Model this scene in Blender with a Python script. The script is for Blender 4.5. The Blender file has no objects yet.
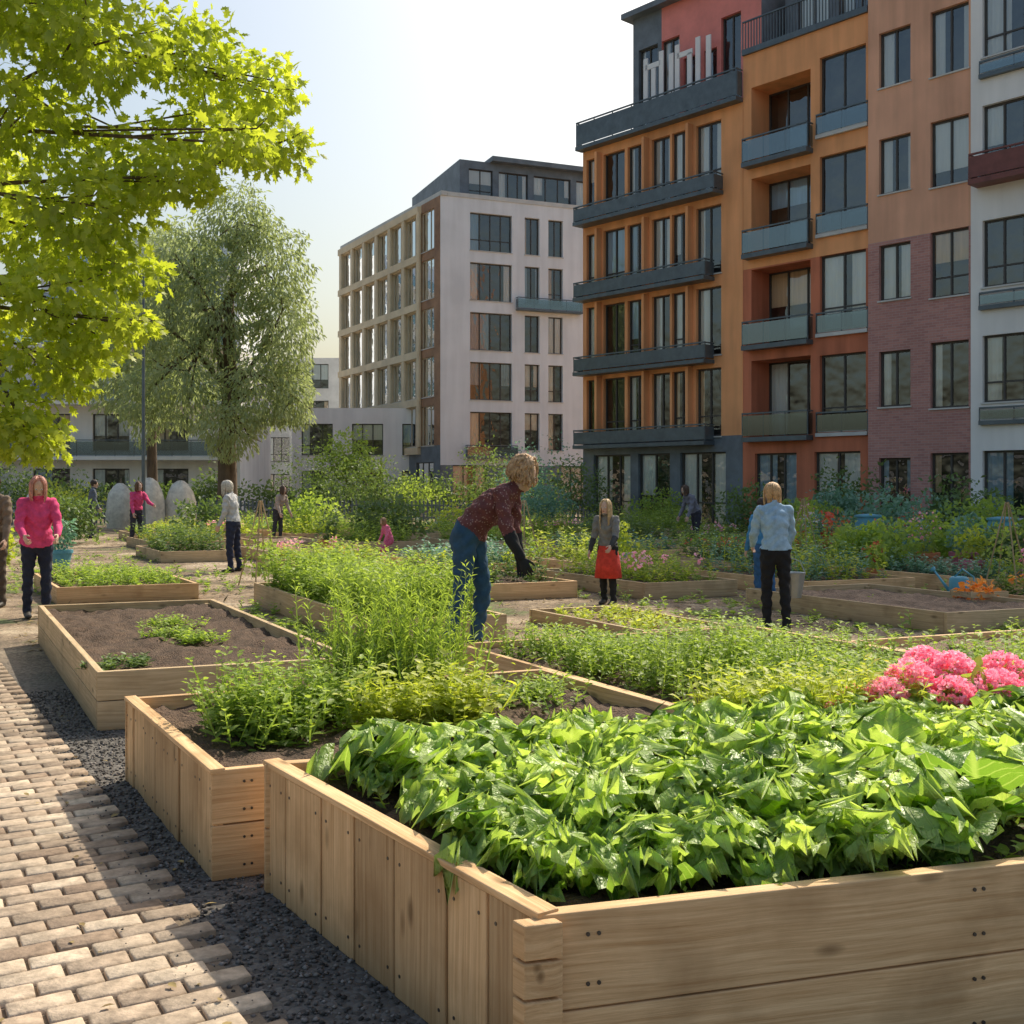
import bpy, math, random
import numpy as np
from mathutils import Vector, Matrix
random.seed(7); rng=np.random.default_rng(7)
scene=bpy.context.scene
col=scene.collection
scene.view_settings.view_transform='Standard'; scene.view_settings.look='None'; scene.view_settings.exposure=0

# ------------------------------------------------------------ materials
def mk(name):
    m=bpy.data.materials.new(name); m.use_nodes=True
    nt=m.node_tree; return m,nt,nt.nodes['Principled BSDF']
def N(nt,t,**kw):
    n=nt.nodes.new(t)
    for k,v in kw.items(): setattr(n,k,v)
    return n
def c4(c): return (c[0],c[1],c[2],1)
def mul(c,f): return tuple(min(1,max(0,x*f)) for x in c)
def surf(name,c,rough=.8,scale=3,var=.2,bump=.2,bscale=60,c2=None,metal=0,stretch=(1,1,1),spec=.4,dist=.01):
    m,nt,b=mk(name)
    tc=N(nt,'ShaderNodeTexCoord'); mp=N(nt,'ShaderNodeMapping'); mp.inputs['Scale'].default_value=stretch
    nt.links.new(tc.outputs['Object'],mp.inputs[0])
    n=N(nt,'ShaderNodeTexNoise'); n.inputs['Scale'].default_value=scale; n.inputs['Detail'].default_value=4; n.inputs['Roughness'].default_value=.65
    nt.links.new(mp.outputs[0],n.inputs['Vector'])
    r=N(nt,'ShaderNodeValToRGB'); r.color_ramp.elements[0].position=.3; r.color_ramp.elements[1].position=.72
    r.color_ramp.elements[0].color=c4(mul(c,1-var)); r.color_ramp.elements[1].color=c4(c2 if c2 else mul(c,1+var))
    nt.links.new(n.outputs['Fac'],r.inputs[0]); nt.links.new(r.outputs[0],b.inputs['Base Color'])
    if bump>.12:
        n2=N(nt,'ShaderNodeTexNoise'); n2.inputs['Scale'].default_value=bscale; n2.inputs['Detail'].default_value=3
        nt.links.new(mp.outputs[0],n2.inputs['Vector'])
        bp=N(nt,'ShaderNodeBump'); bp.inputs['Strength'].default_value=bump; bp.inputs['Distance'].default_value=dist
        nt.links.new(n2.outputs['Fac'],bp.inputs['Height']); nt.links.new(bp.outputs[0],b.inputs['Normal'])
    b.inputs['Roughness'].default_value=rough; b.inputs['Metallic'].default_value=metal
    b.inputs['Specular IOR Level'].default_value=spec
    return m
def render_wall(name,c,var=.14):
    """rendered facade: cloudy tone plus vertical weather streaks"""
    m,nt,b=mk(name); tc=N(nt,'ShaderNodeTexCoord')
    def nz(sc,st,det):
        mp=N(nt,'ShaderNodeMapping'); mp.inputs['Scale'].default_value=st; nt.links.new(tc.outputs['Object'],mp.inputs[0])
        n=N(nt,'ShaderNodeTexNoise'); n.inputs['Scale'].default_value=sc; n.inputs['Detail'].default_value=det; nt.links.new(mp.outputs[0],n.inputs[0]); return n.outputs['Fac']
    a=nz(.5,(1,1,1),5); s=nz(2.2,(1,1,.09),4)
    ad=N(nt,'ShaderNodeMath',operation='ADD'); nt.links.new(a,ad.inputs[0]); nt.links.new(s,ad.inputs[1])
    r=N(nt,'ShaderNodeMapRange'); r.inputs['From Min'].default_value=.75; r.inputs['From Max'].default_value=1.2; r.inputs['To Min'].default_value=1-var*1.5; r.inputs['To Max'].default_value=1+var*.7; nt.links.new(ad.outputs[0],r.inputs['Value'])
    hv=N(nt,'ShaderNodeHueSaturation'); hv.inputs['Color'].default_value=c4(c); nt.links.new(r.outputs[0],hv.inputs['Value']); nt.links.new(hv.outputs[0],b.inputs['Base Color']); b.inputs['Roughness'].default_value=.85; b.inputs['Specular IOR Level'].default_value=.3
    n2=N(nt,'ShaderNodeTexNoise'); n2.inputs['Scale'].default_value=40; n2.inputs['Detail'].default_value=2; nt.links.new(tc.outputs['Object'],n2.inputs[0])
    bp=N(nt,'ShaderNodeBump'); bp.inputs['Strength'].default_value=.15; bp.inputs['Distance'].default_value=.01; nt.links.new(n2.outputs['Fac'],bp.inputs['Height']); nt.links.new(bp.outputs[0],b.inputs['Normal']); return m
def leafmat(name,dark,light,trans=.35,rough=.45,tcol=None,vein=False):
    m,nt,b=mk(name)
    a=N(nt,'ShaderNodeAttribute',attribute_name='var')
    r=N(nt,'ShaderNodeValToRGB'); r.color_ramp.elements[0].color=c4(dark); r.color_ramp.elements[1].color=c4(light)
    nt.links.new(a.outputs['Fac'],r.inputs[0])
    cout=r.outputs[0]
    if vein:
        uv=N(nt,'ShaderNodeUVMap'); sp=N(nt,'ShaderNodeSeparateXYZ'); nt.links.new(uv.outputs[0],sp.inputs[0])
        ab=N(nt,'ShaderNodeMath',operation='ABSOLUTE'); nt.links.new(sp.outputs['X'],ab.inputs[0])
        m1=N(nt,'ShaderNodeMath',operation='MULTIPLY'); m1.inputs[1].default_value=.9; nt.links.new(ab.outputs[0],m1.inputs[0])
        s1=N(nt,'ShaderNodeMath',operation='SUBTRACT'); nt.links.new(sp.outputs['Y'],s1.inputs[0]); nt.links.new(m1.outputs[0],s1.inputs[1])
        m2=N(nt,'ShaderNodeMath',operation='MULTIPLY'); m2.inputs[1].default_value=50; nt.links.new(s1.outputs[0],m2.inputs[0])
        sn=N(nt,'ShaderNodeMath',operation='SINE'); nt.links.new(m2.outputs[0],sn.inputs[0])
        gt=N(nt,'ShaderNodeMapRange'); gt.inputs['From Min'].default_value=.8; gt.inputs['From Max'].default_value=1.0
        nt.links.new(sn.outputs[0],gt.inputs['Value'])
        mr=N(nt,'ShaderNodeMapRange'); mr.inputs['From Min'].default_value=.05; mr.inputs['From Max'].default_value=.015
        nt.links.new(ab.outputs[0],mr.inputs['Value'])
        mx=N(nt,'ShaderNodeMath',operation='MAXIMUM'); nt.links.new(gt.outputs[0],mx.inputs[0]); nt.links.new(mr.outputs[0],mx.inputs[1])
        mc=N(nt,'ShaderNodeMixRGB'); mc.inputs[2].default_value=c4((.6,.7,.36))
        m3=N(nt,'ShaderNodeMath',operation='MULTIPLY'); m3.inputs[1].default_value=.35; nt.links.new(mx.outputs[0],m3.inputs[0])
        nt.links.new(m3.outputs[0],mc.inputs[0]); nt.links.new(cout,mc.inputs[1]); cout=mc.outputs[0]
        tc=N(nt,'ShaderNodeTexCoord'); n2=N(nt,'ShaderNodeTexNoise'); n2.inputs['Scale'].default_value=45; n2.inputs['Detail'].default_value=2
        nt.links.new(tc.outputs['Object'],n2.inputs['Vector'])
        ad=N(nt,'ShaderNodeMath',operation='SUBTRACT'); nt.links.new(n2.outputs['Fac'],ad.inputs[0]); nt.links.new(m3.outputs[0],ad.inputs[1])
        bp=N(nt,'ShaderNodeBump'); bp.inputs['Strength'].default_value=.8; bp.inputs['Distance'].default_value=.018
        nt.links.new(ad.outputs[0],bp.inputs['Height']); nt.links.new(bp.outputs[0],b.inputs['Normal'])
        nt.links.new(cout,b.inputs['Base Color'])
        b.inputs['Roughness'].default_value=rough; b.inputs['Specular IOR Level'].default_value=.45; body=b.outputs[0]
    else:
        nt.nodes.remove(b); df=N(nt,'ShaderNodeBsdfDiffuse'); nt.links.new(cout,df.inputs[0]); gl=N(nt,'ShaderNodeBsdfGlossy'); gl.inputs['Roughness'].default_value=rough
        ms=N(nt,'ShaderNodeMixShader'); ms.inputs[0].default_value=.06; nt.links.new(df.outputs[0],ms.inputs[1]); nt.links.new(gl.outputs[0],ms.inputs[2]); body=ms.outputs[0]
    t=N(nt,'ShaderNodeBsdfTranslucent'); mt=N(nt,'ShaderNodeMixRGB',blend_type='MULTIPLY'); mt.inputs[0].default_value=1
    mt.inputs[2].default_value=c4(tcol or (1,1,.5))
    g=N(nt,'ShaderNodeMixRGB',blend_type='ADD'); g.inputs[0].default_value=1; nt.links.new(cout,g.inputs[1]); nt.links.new(cout,g.inputs[2])
    nt.links.new(g.outputs[0],mt.inputs[1]); nt.links.new(mt.outputs[0],t.inputs['Color'])
    mx=N(nt,'ShaderNodeMixShader'); mx.inputs[0].default_value=trans
    nt.links.new(body,mx.inputs[1]); nt.links.new(t.outputs[0],mx.inputs[2])
    nt.links.new(mx.outputs[0],nt.nodes['Material Output'].inputs['Surface'])
    return m
def woodmat(name,c1,c2,rough=.7):
    m,nt,b=mk(name)
    uv=N(nt,'ShaderNodeUVMap'); mp=N(nt,'ShaderNodeMapping'); mp.inputs['Scale'].default_value=(.9,34,1)
    nt.links.new(uv.outputs[0],mp.inputs[0])
    n0=N(nt,'ShaderNodeTexNoise'); n0.inputs['Scale'].default_value=1.3; n0.inputs['Detail'].default_value=1
    nt.links.new(uv.outputs[0],n0.inputs['Vector'])
    va=N(nt,'ShaderNodeVectorMath',operation='MULTIPLY_ADD'); nt.links.new(n0.outputs['Color'],va.inputs[0]); va.inputs[1].default_value=(.2,2.2,0)
    nt.links.new(mp.outputs[0],va.inputs[2])
    n=N(nt,'ShaderNodeTexNoise'); n.inputs['Scale'].default_value=1.6; n.inputs['Detail'].default_value=6; n.inputs['Roughness'].default_value=.75
    nt.links.new(va.outputs[0],n.inputs['Vector'])
    r=N(nt,'ShaderNodeValToRGB'); r.color_ramp.elements[0].position=.3; r.color_ramp.elements[1].position=.62
    r.color_ramp.elements[0].color=c4(c1); r.color_ramp.elements[1].color=c4(c2)
    nt.links.new(n.outputs['Fac'],r.inputs[0])
    cur=r.outputs[0]
    mp2=N(nt,'ShaderNodeMapping'); mp2.inputs['Scale'].default_value=(3.2,8,1); nt.links.new(uv.outputs[0],mp2.inputs[0])
    vo=N(nt,'ShaderNodeTexVoronoi'); vo.inputs['Scale'].default_value=1; nt.links.new(mp2.outputs[0],vo.inputs['Vector'])
    kr=N(nt,'ShaderNodeMapRange'); kr.inputs['From Min'].default_value=.19; kr.inputs['From Max'].default_value=.06; nt.links.new(vo.outputs['Distance'],kr.inputs['Value'])
    mc=N(nt,'ShaderNodeMixRGB'); mc.inputs[2].default_value=c4(mul(c1,.4)); nt.links.new(cur,mc.inputs[1])
    km=N(nt,'ShaderNodeMath',operation='MULTIPLY'); km.inputs[1].default_value=.75; nt.links.new(kr.outputs[0],km.inputs[0]); nt.links.new(km.outputs[0],mc.inputs[0])
    cur=mc.outputs[0]
    a=N(nt,'ShaderNodeAttribute',attribute_name='var')
    hv=N(nt,'ShaderNodeHueSaturation'); mr=N(nt,'ShaderNodeMapRange'); mr.inputs['To Min'].default_value=.68; mr.inputs['To Max'].default_value=1.12
    nt.links.new(a.outputs['Fac'],mr.inputs['Value']); nt.links.new(mr.outputs[0],hv.inputs['Value']); nt.links.new(cur,hv.inputs['Color'])
    tc=N(nt,'ShaderNodeTexCoord'); n3=N(nt,'ShaderNodeTexNoise'); n3.inputs['Scale'].default_value=3.5; n3.inputs['Detail'].default_value=4
    nt.links.new(tc.outputs['Object'],n3.inputs['Vector'])
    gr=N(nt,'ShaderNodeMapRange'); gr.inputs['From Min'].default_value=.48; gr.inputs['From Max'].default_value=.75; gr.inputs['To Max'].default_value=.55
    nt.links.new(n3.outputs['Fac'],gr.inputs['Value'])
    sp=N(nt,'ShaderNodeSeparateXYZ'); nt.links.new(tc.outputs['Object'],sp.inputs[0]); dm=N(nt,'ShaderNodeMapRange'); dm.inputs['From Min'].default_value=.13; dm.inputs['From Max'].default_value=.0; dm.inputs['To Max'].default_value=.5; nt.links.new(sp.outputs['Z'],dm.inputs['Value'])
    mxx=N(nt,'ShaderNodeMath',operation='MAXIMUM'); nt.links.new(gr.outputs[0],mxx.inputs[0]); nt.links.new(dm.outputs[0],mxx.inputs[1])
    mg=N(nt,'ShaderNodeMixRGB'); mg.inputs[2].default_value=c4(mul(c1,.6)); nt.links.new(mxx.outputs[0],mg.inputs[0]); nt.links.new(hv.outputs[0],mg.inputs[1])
    nt.links.new(mg.outputs[0],b.inputs['Base Color'])
    bp=N(nt,'ShaderNodeBump'); bp.inputs['Strength'].default_value=.6; bp.inputs['Distance'].default_value=.005
    nt.links.new(n.outputs['Fac'],bp.inputs['Height']); nt.links.new(bp.outputs[0],b.inputs['Normal'])
    b.inputs['Roughness'].default_value=rough; b.inputs['Specular IOR Level'].default_value=.25
    return m
def glassmat():
    m,nt,b=mk('window_glass'); nt.nodes.remove(b)
    t=N(nt,'ShaderNodeBsdfTransparent'); t.inputs[0].default_value=(.93,.97,.98,1)
    g=N(nt,'ShaderNodeBsdfGlossy'); g.inputs['Roughness'].default_value=.02; g.inputs['Color'].default_value=(.92,.97,1,1)
    fr=N(nt,'ShaderNodeFresnel'); fr.inputs[0].default_value=1.7
    ad=N(nt,'ShaderNodeMath',operation='ADD'); ad.inputs[1].default_value=.08; nt.links.new(fr.outputs[0],ad.inputs[0])
    tc=N(nt,'ShaderNodeTexCoord'); n=N(nt,'ShaderNodeTexNoise'); n.inputs['Scale'].default_value=1.3; nt.links.new(tc.outputs['Object'],n.inputs[0])
    bp=N(nt,'ShaderNodeBump'); bp.inputs['Strength'].default_value=.35; bp.inputs['Distance'].default_value=.07; nt.links.new(n.outputs['Fac'],bp.inputs['Height']); nt.links.new(bp.outputs[0],g.inputs['Normal'])
    mx=N(nt,'ShaderNodeMixShader'); nt.links.new(ad.outputs[0],mx.inputs[0]); nt.links.new(t.outputs[0],mx.inputs[1]); nt.links.new(g.outputs[0],mx.inputs[2])
    nt.links.new(mx.outputs[0],nt.nodes['Material Output'].inputs['Surface']); return m
def brickwall(name,c1,c2,mortar):
    m,nt,b=mk(name)
    uv=N(nt,'ShaderNodeUVMap'); br=N(nt,'ShaderNodeTexBrick'); nt.links.new(uv.outputs[0],br.inputs['Vector'])
    br.inputs['Scale'].default_value=1; br.inputs['Brick Width'].default_value=.24; br.inputs['Row Height'].default_value=.08; br.inputs['Mortar Size'].default_value=.008
    br.inputs['Color1'].default_value=c4(c1); br.inputs['Color2'].default_value=c4(c2); br.inputs['Mortar'].default_value=c4(mortar)
    n=N(nt,'ShaderNodeTexNoise'); n.inputs['Scale'].default_value=.5; n.inputs['Detail'].default_value=6; nt.links.new(uv.outputs[0],n.inputs['Vector'])
    mr=N(nt,'ShaderNodeMapRange'); mr.inputs['To Min'].default_value=.75; mr.inputs['To Max'].default_value=1.25; nt.links.new(n.outputs['Fac'],mr.inputs['Value'])
    hv=N(nt,'ShaderNodeHueSaturation'); nt.links.new(mr.outputs[0],hv.inputs['Value']); nt.links.new(br.outputs['Color'],hv.inputs['Color'])
    nt.links.new(hv.outputs[0],b.inputs['Base Color']); b.inputs['Roughness'].default_value=.9
    bp=N(nt,'ShaderNodeBump'); bp.inputs['Strength'].default_value=.5; bp.inputs['Distance'].default_value=.01; nt.links.new(br.outputs['Fac'],bp.inputs['Height']); bp.invert=True
    nt.links.new(bp.outputs[0],b.inputs['Normal']); return m

M={}
M['orange']=render_wall('orange_render',(.90,.42,.19))
M['rust']=render_wall('rust_render',(.60,.2,.11),.2)
M['peach']=render_wall('peach_render',(.80,.44,.29))
M['mauve']=brickwall('mauve_brick',(.56,.28,.24),(.44,.21,.19),(.5,.35,.32))
M['white']=render_wall('white_render',(.86,.85,.83),.07)
M['palegrey']=render_wall('pale_grey_render',(.80,.82,.85),.07)
M['slate']=surf('slate_cladding',(.16,.19,.22),.5,1.5,.25,.1,20)
M['rail']=surf('railing_metal',(.12,.15,.17),.4,3,.2,.05,20,metal=.3)
M['frame']=surf('window_frame',(.07,.065,.06),.5,3,.1,.02,20)
M['framel']=surf('window_frame_light',(.5,.4,.28),.5,3,.1,.02,20)
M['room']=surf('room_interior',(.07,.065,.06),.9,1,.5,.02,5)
M['curtain']=surf('curtain',(.92,.90,.87),.9,9,.08,.1,12,stretch=(1,1,.05))
M['blind']=surf('blind_warm',(.85,.62,.42),.9,9,.15,.1,12,stretch=(1,1,.05))
M['blueb']=surf('blind_blue',(.45,.6,.72),.9,9,.15,.1,12,stretch=(1,1,.05))
M['beige']=surf('beige_frame',(.76,.62,.42),.8,.6,.15,.1,40)
M['brownp']=surf('brown_panel',(.34,.19,.11),.7,1,.3,.1,30)
M['concrete']=surf('concrete',(.6,.6,.58),.85,1,.15,.2,30)
M['redpanel']=surf('red_panel',(.82,.27,.23),.6,1,.15,.05,20)
M['whitepaint']=surf('white_paint',(.85,.85,.85),.6,1,.05,.02,20)
M['glass']=glassmat()
M['roof']=surf('roof_felt',(.12,.12,.13),.9,1,.2,.1,30)
M['bark']=surf('bark',(.13,.095,.065),.9,6,.4,.8,25,stretch=(1,1,.25),dist=.03)
M['soil']=surf('soil',(.12,.078,.052),.95,9,.5,1.0,70,dist=.03)
M['soil2']=surf('dry_soil',(.27,.185,.125),.95,5,.4,1.0,50,dist=.03)
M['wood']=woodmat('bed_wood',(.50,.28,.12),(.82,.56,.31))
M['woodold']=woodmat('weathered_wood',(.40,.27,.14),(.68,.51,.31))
M['terracotta']=surf('terracotta',(.58,.22,.1),.8,5,.25,.1,30)

def groundmat():
    m,nt,b=mk('gravel_ground')
    tc=N(nt,'ShaderNodeTexCoord')
    v=N(nt,'ShaderNodeTexVoronoi'); v.inputs['Scale'].default_value=45; nt.links.new(tc.outputs['Object'],v.inputs['Vector'])
    n=N(nt,'ShaderNodeTexNoise'); n.inputs['Scale'].default_value=.6; n.inputs['Detail'].default_value=8; n.inputs['Roughness'].default_value=.7; nt.links.new(tc.outputs['Object'],n.inputs['Vector'])
    r=N(nt,'ShaderNodeValToRGB'); e=r.color_ramp.elements; e[0].position=.38; e[0].color=(.12,.15,.045,1); e[1].position=.62; e[1].color=(.44,.35,.24,1)
    x=e.new(.46); x.color=(.17,.12,.075,1); x=e.new(.54); x.color=(.30,.22,.14,1)
    nt.links.new(n.outputs['Fac'],r.inputs[0])
    sp=N(nt,'ShaderNodeSeparateXYZ'); nt.links.new(tc.outputs['Object'],sp.inputs[0])
    mr=N(nt,'ShaderNodeMapRange'); mr.inputs['From Min'].default_value=8.5; mr.inputs['From Max'].default_value=12; nt.links.new(sp.outputs['Y'],mr.inputs['Value'])
    mp=N(nt,'ShaderNodeMixRGB'); mp.inputs[1].default_value=(.12,.11,.10,1); nt.links.new(mr.outputs[0],mp.inputs[0]); nt.links.new(r.outputs[0],mp.inputs[2])
    sv=N(nt,'ShaderNodeSeparateColor'); nt.links.new(v.outputs['Color'],sv.inputs[0])
    m2=N(nt,'ShaderNodeMapRange'); m2.inputs['To Min'].default_value=.6; m2.inputs['To Max'].default_value=1.4; nt.links.new(sv.outputs[0],m2.inputs['Value'])
    hv=N(nt,'ShaderNodeHueSaturation'); nt.links.new(m2.outputs[0],hv.inputs['Value']); nt.links.new(mp.outputs[0],hv.inputs['Color'])
    nt.links.new(hv.outputs[0],b.inputs['Base Color']); b.inputs['Roughness'].default_value=.95
    bp=N(nt,'ShaderNodeBump'); bp.inputs['Strength'].default_value=.8; bp.inputs['Distance'].default_value=.012; bp.invert=True
    nt.links.new(v.outputs['Distance'],bp.inputs['Height']); nt.links.new(bp.outputs[0],b.inputs['Normal']); return m
M['ground']=groundmat()
def attrmat(name,c1,c2,rough=.9,bscale=80,bump=.4,nsc=12,big=False):
    m,nt,b=mk(name)
    a=N(nt,'ShaderNodeAttribute',attribute_name='var'); r=N(nt,'ShaderNodeValToRGB')
    r.color_ramp.elements[0].color=c4(c1); r.color_ramp.elements[1].color=c4(c2); nt.links.new(a.outputs['Fac'],r.inputs[0])
    tc=N(nt,'ShaderNodeTexCoord'); n=N(nt,'ShaderNodeTexNoise'); n.inputs['Scale'].default_value=nsc; n.inputs['Detail'].default_value=6; nt.links.new(tc.outputs['Object'],n.inputs['Vector'])
    mr=N(nt,'ShaderNodeMapRange'); mr.inputs['From Min'].default_value=.3; mr.inputs['From Max'].default_value=.7; mr.inputs['To Min'].default_value=.65; mr.inputs['To Max'].default_value=1.2; nt.links.new(n.outputs['Fac'],mr.inputs['Value'])
    hv=N(nt,'ShaderNodeHueSaturation'); nt.links.new(r.outputs[0],hv.inputs['Color']); nt.links.new(hv.outputs[0],b.inputs['Base Color'])
    if big:
        n3=N(nt,'ShaderNodeTexNoise'); n3.inputs['Scale'].default_value=1.1; n3.inputs['Detail'].default_value=4; nt.links.new(tc.outputs['Object'],n3.inputs['Vector'])
        m3=N(nt,'ShaderNodeMapRange'); m3.inputs['From Min'].default_value=.35; m3.inputs['From Max'].default_value=.65; m3.inputs['To Min'].default_value=.72; m3.inputs['To Max'].default_value=1.12; nt.links.new(n3.outputs['Fac'],m3.inputs['Value'])
        mm=N(nt,'ShaderNodeMath',operation='MULTIPLY'); nt.links.new(mr.outputs[0],mm.inputs[0]); nt.links.new(m3.outputs[0],mm.inputs[1]); nt.links.new(mm.outputs[0],hv.inputs['Value'])
    else: nt.links.new(mr.outputs[0],hv.inputs['Value'])
    n2=N(nt,'ShaderNodeTexNoise'); n2.inputs['Scale'].default_value=bscale; n2.inputs['Detail'].default_value=3; nt.links.new(tc.outputs['Object'],n2.inputs['Vector'])
    bp=N(nt,'ShaderNodeBump'); bp.inputs['Strength'].default_value=bump; bp.inputs['Distance'].default_value=.006; nt.links.new(n2.outputs['Fac'],bp.inputs['Height']); nt.links.new(bp.outputs[0],b.inputs['Normal'])
    b.inputs['Roughness'].default_value=rough; b.inputs['Specular IOR Level'].default_value=.25; return m
M['paver']=attrmat('brick_paver',(.34,.25,.18),(.64,.52,.39),nsc=25,bump=.6,big=True)
M['pebble']=attrmat('pebble',(.06,.056,.052),(.30,.27,.25))
M['litter']=attrmat('leaf_litter',(.14,.09,.04),(.42,.32,.14))
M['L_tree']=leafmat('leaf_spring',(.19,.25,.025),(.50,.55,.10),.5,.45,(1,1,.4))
M['L_willow']=leafmat('leaf_willow',(.19,.24,.12),(.42,.48,.26),.35,.6,(1,1,.7))  # grey-green leaves, colour lightened to imitate haze over distance
M['L_let']=leafmat('leaf_lettuce',(.13,.26,.04),(.54,.66,.22),.40,.40,(1,1,.45),vein=True)
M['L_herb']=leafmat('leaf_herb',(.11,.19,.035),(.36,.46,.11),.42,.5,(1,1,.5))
M['L_dark']=leafmat('leaf_dark',(.055,.10,.035),(.18,.26,.09),.3,.5,(1,1,.5))
M['L_yell']=leafmat('leaf_yellowgreen',(.20,.27,.03),(.50,.54,.12),.4,.5,(1,1,.4))
M['L_blue']=leafmat('leaf_bluegreen',(.07,.17,.12),(.26,.40,.30),.25,.5,(.8,1,.7))
M['L_pink']=leafmat('petal_pink',(.80,.24,.40),(.94,.68,.76),.3,.6,(1,.7,.75))
M['L_red']=leafmat('petal_red',(.5,.08,.05),(.75,.25,.14),.25,.6,(1,.6,.5))
M['L_orange']=leafmat('petal_orange',(.7,.2,.03),(.85,.45,.08),.25,.6,(1,.7,.4))
M['L_violet']=leafmat('petal_white',(.6,.5,.6),(.8,.75,.78),.25,.6,(1,.9,1))

# ------------------------------------------------------------ mesh helpers
def link(o,parent=None):
    col.objects.link(o)
    if parent is not None:
        o.parent=parent; o.matrix_parent_inverse=Matrix.Translation(-parent.location)
    return o
def empty(name,loc=(0,0,0)):
    e=bpy.data.objects.new(name,None); e.location=loc; e.empty_display_size=.2; col.objects.link(e); return e
class MB:
    def __init__(s): s.v=[];s.f=[];s.m=[];s.uv=[];s.var=[];s.mats=[]
    def mi(s,k):
        if k not in s.mats: s.mats.append(k)
        return s.mats.index(k)
    def poly(s,pts,k,uv=None,var=.5):
        i=len(s.v); s.v+= [tuple(p) for p in pts]; s.f.append(list(range(i,i+len(pts)))); s.m.append(s.mi(k))
        s.uv+= (uv or [(0,0)]*len(pts)); s.var+=[var]*len(pts)
    def box(s,o,a,b,c,k,grain=0,var=None):
        o,a,b,c=Vector(o),Vector(a),Vector(b),Vector(c)
        if a.cross(b).dot(c)<0: a,b=b,a; grain={0:1,1:0,2:2}[grain]
        i=len(s.v); P=[o,o+a,o+a+b,o+b,o+c,o+a+c,o+a+b+c,o+b+c]; s.v+=[tuple(p) for p in P]
        if var is None: var=random.random()
        s.var+=[var]*8
        L=[a.length,b.length,c.length]; off=(random.random()*50,random.random()*50)
        loc=[(0,0,0),(1,0,0),(1,1,0),(0,1,0),(0,0,1),(1,0,1),(1,1,1),(0,1,1)]
        for f in ([0,3,2,1],[4,5,6,7],[0,1,5,4],[1,2,6,5],[2,3,7,6],[3,0,4,7]):
            s.f.append([i+j for j in f]); s.m.append(s.mi(k))
            cs=[loc[j] for j in f]
            var_ax=[q for q in range(3) if len(set(x[q] for x in cs))>1]
            if grain in var_ax:
                o2=[q for q in var_ax if q!=grain][0]; s.uv+=[(x[grain]*L[grain]+off[0],x[o2]*L[o2]+off[1]+o2*.37) for x in cs]
            else:
                s.uv+=[(x[var_ax[0]]*L[var_ax[0]]*4+off[0],x[var_ax[1]]*L[var_ax[1]]*1+off[1]) for x in cs]
    def obj(s,name,parent=None,bevel=0,smooth=False):
        me=bpy.data.meshes.new(name); me.from_pydata(s.v,[],s.f)
        for k in s.mats: me.materials.append(M[k] if isinstance(k,str) else k)
        me.polygons.foreach_set('material_index',s.m)
        ul=me.uv_layers.new(name='UVMap'); ul.data.foreach_set('uv',np.array(s.uv,dtype=np.float32).ravel())
        at=me.attributes.new('var','FLOAT','POINT'); at.data.foreach_set('value',np.array(s.var,dtype=np.float32))
        if smooth: me.polygons.foreach_set('use_smooth',[True]*len(me.polygons))
        me.update(); o=bpy.data.objects.new(name,me); link(o,parent)
        if bevel:
            bm=o.modifiers.new('b','BEVEL'); bm.width=bevel; bm.segments=2; bm.limit_method='ANGLE'
        return o
def npmesh(name,V,F,mats,var=None,uv=None,smooth=False,parent=None,midx=None):
    V=np.asarray(V,dtype=np.float32); F=np.asarray(F,dtype=np.int32)
    me=bpy.data.meshes.new(name); me.vertices.add(len(V)); me.vertices.foreach_set('co',V.ravel())
    k=F.shape[1]; me.loops.add(F.size); me.loops.foreach_set('vertex_index',F.ravel())
    me.polygons.add(len(F)); me.polygons.foreach_set('loop_start',np.arange(0,F.size,k,dtype=np.int32))
    me.update(calc_edges=True)
    for m in mats: me.materials.append(M[m] if isinstance(m,str) else m)
    if midx is not None: me.polygons.foreach_set('material_index',np.asarray(midx,dtype=np.int32))
    if var is not None:
        at=me.attributes.new('var','FLOAT','POINT'); at.data.foreach_set('value',np.asarray(var,dtype=np.float32))
    if uv is not None:
        ul=me.uv_layers.new(name='UVMap'); ul.data.foreach_set('uv',np.asarray(uv,dtype=np.float32)[F.ravel()].ravel())
    if smooth: me.polygons.foreach_set('use_smooth',np.ones(len(F),dtype=bool))
    me.update(); o=bpy.data.objects.new(name,me); link(o,parent); return o
def nrm(a): return a/np.maximum(np.linalg.norm(a,axis=-1,keepdims=True),1e-9)
def frames(axis,hint):
    y=nrm(axis); z=nrm(hint-(hint*y).sum(-1,keepdims=True)*y); x=np.cross(y,z); return np.stack([x,y,z],axis=-1)
def inst(T,F,pos,R,sc):
    n=len(pos); sc=np.asarray(sc)
    if sc.ndim==1: sc=np.repeat(sc[:,None],3,1)
    V=np.einsum('nij,nkj->nki',R,T[None]*sc[:,None,:])+pos[:,None,:]
    FF=F[None]+ (np.arange(n)*len(T))[:,None,None]
    return V.reshape(-1,3),FF.reshape(-1,F.shape[1])
LEAF=(np.array([[0,0,0],[.26,.35,.06],[.2,.7,.03],[0,1,-.08],[-.2,.7,.03],[-.26,.35,.06],[0,.5,-.02]]),np.array([[0,1,6],[1,2,6],[2,3,6],[3,4,6],[4,5,6],[5,0,6]]))
LEAF2=(np.array([[0,0,0],[.28,.45,.07],[0,1,-.06],[-.28,.45,.07]]),np.array([[0,1,2],[0,2,3]]))
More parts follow.
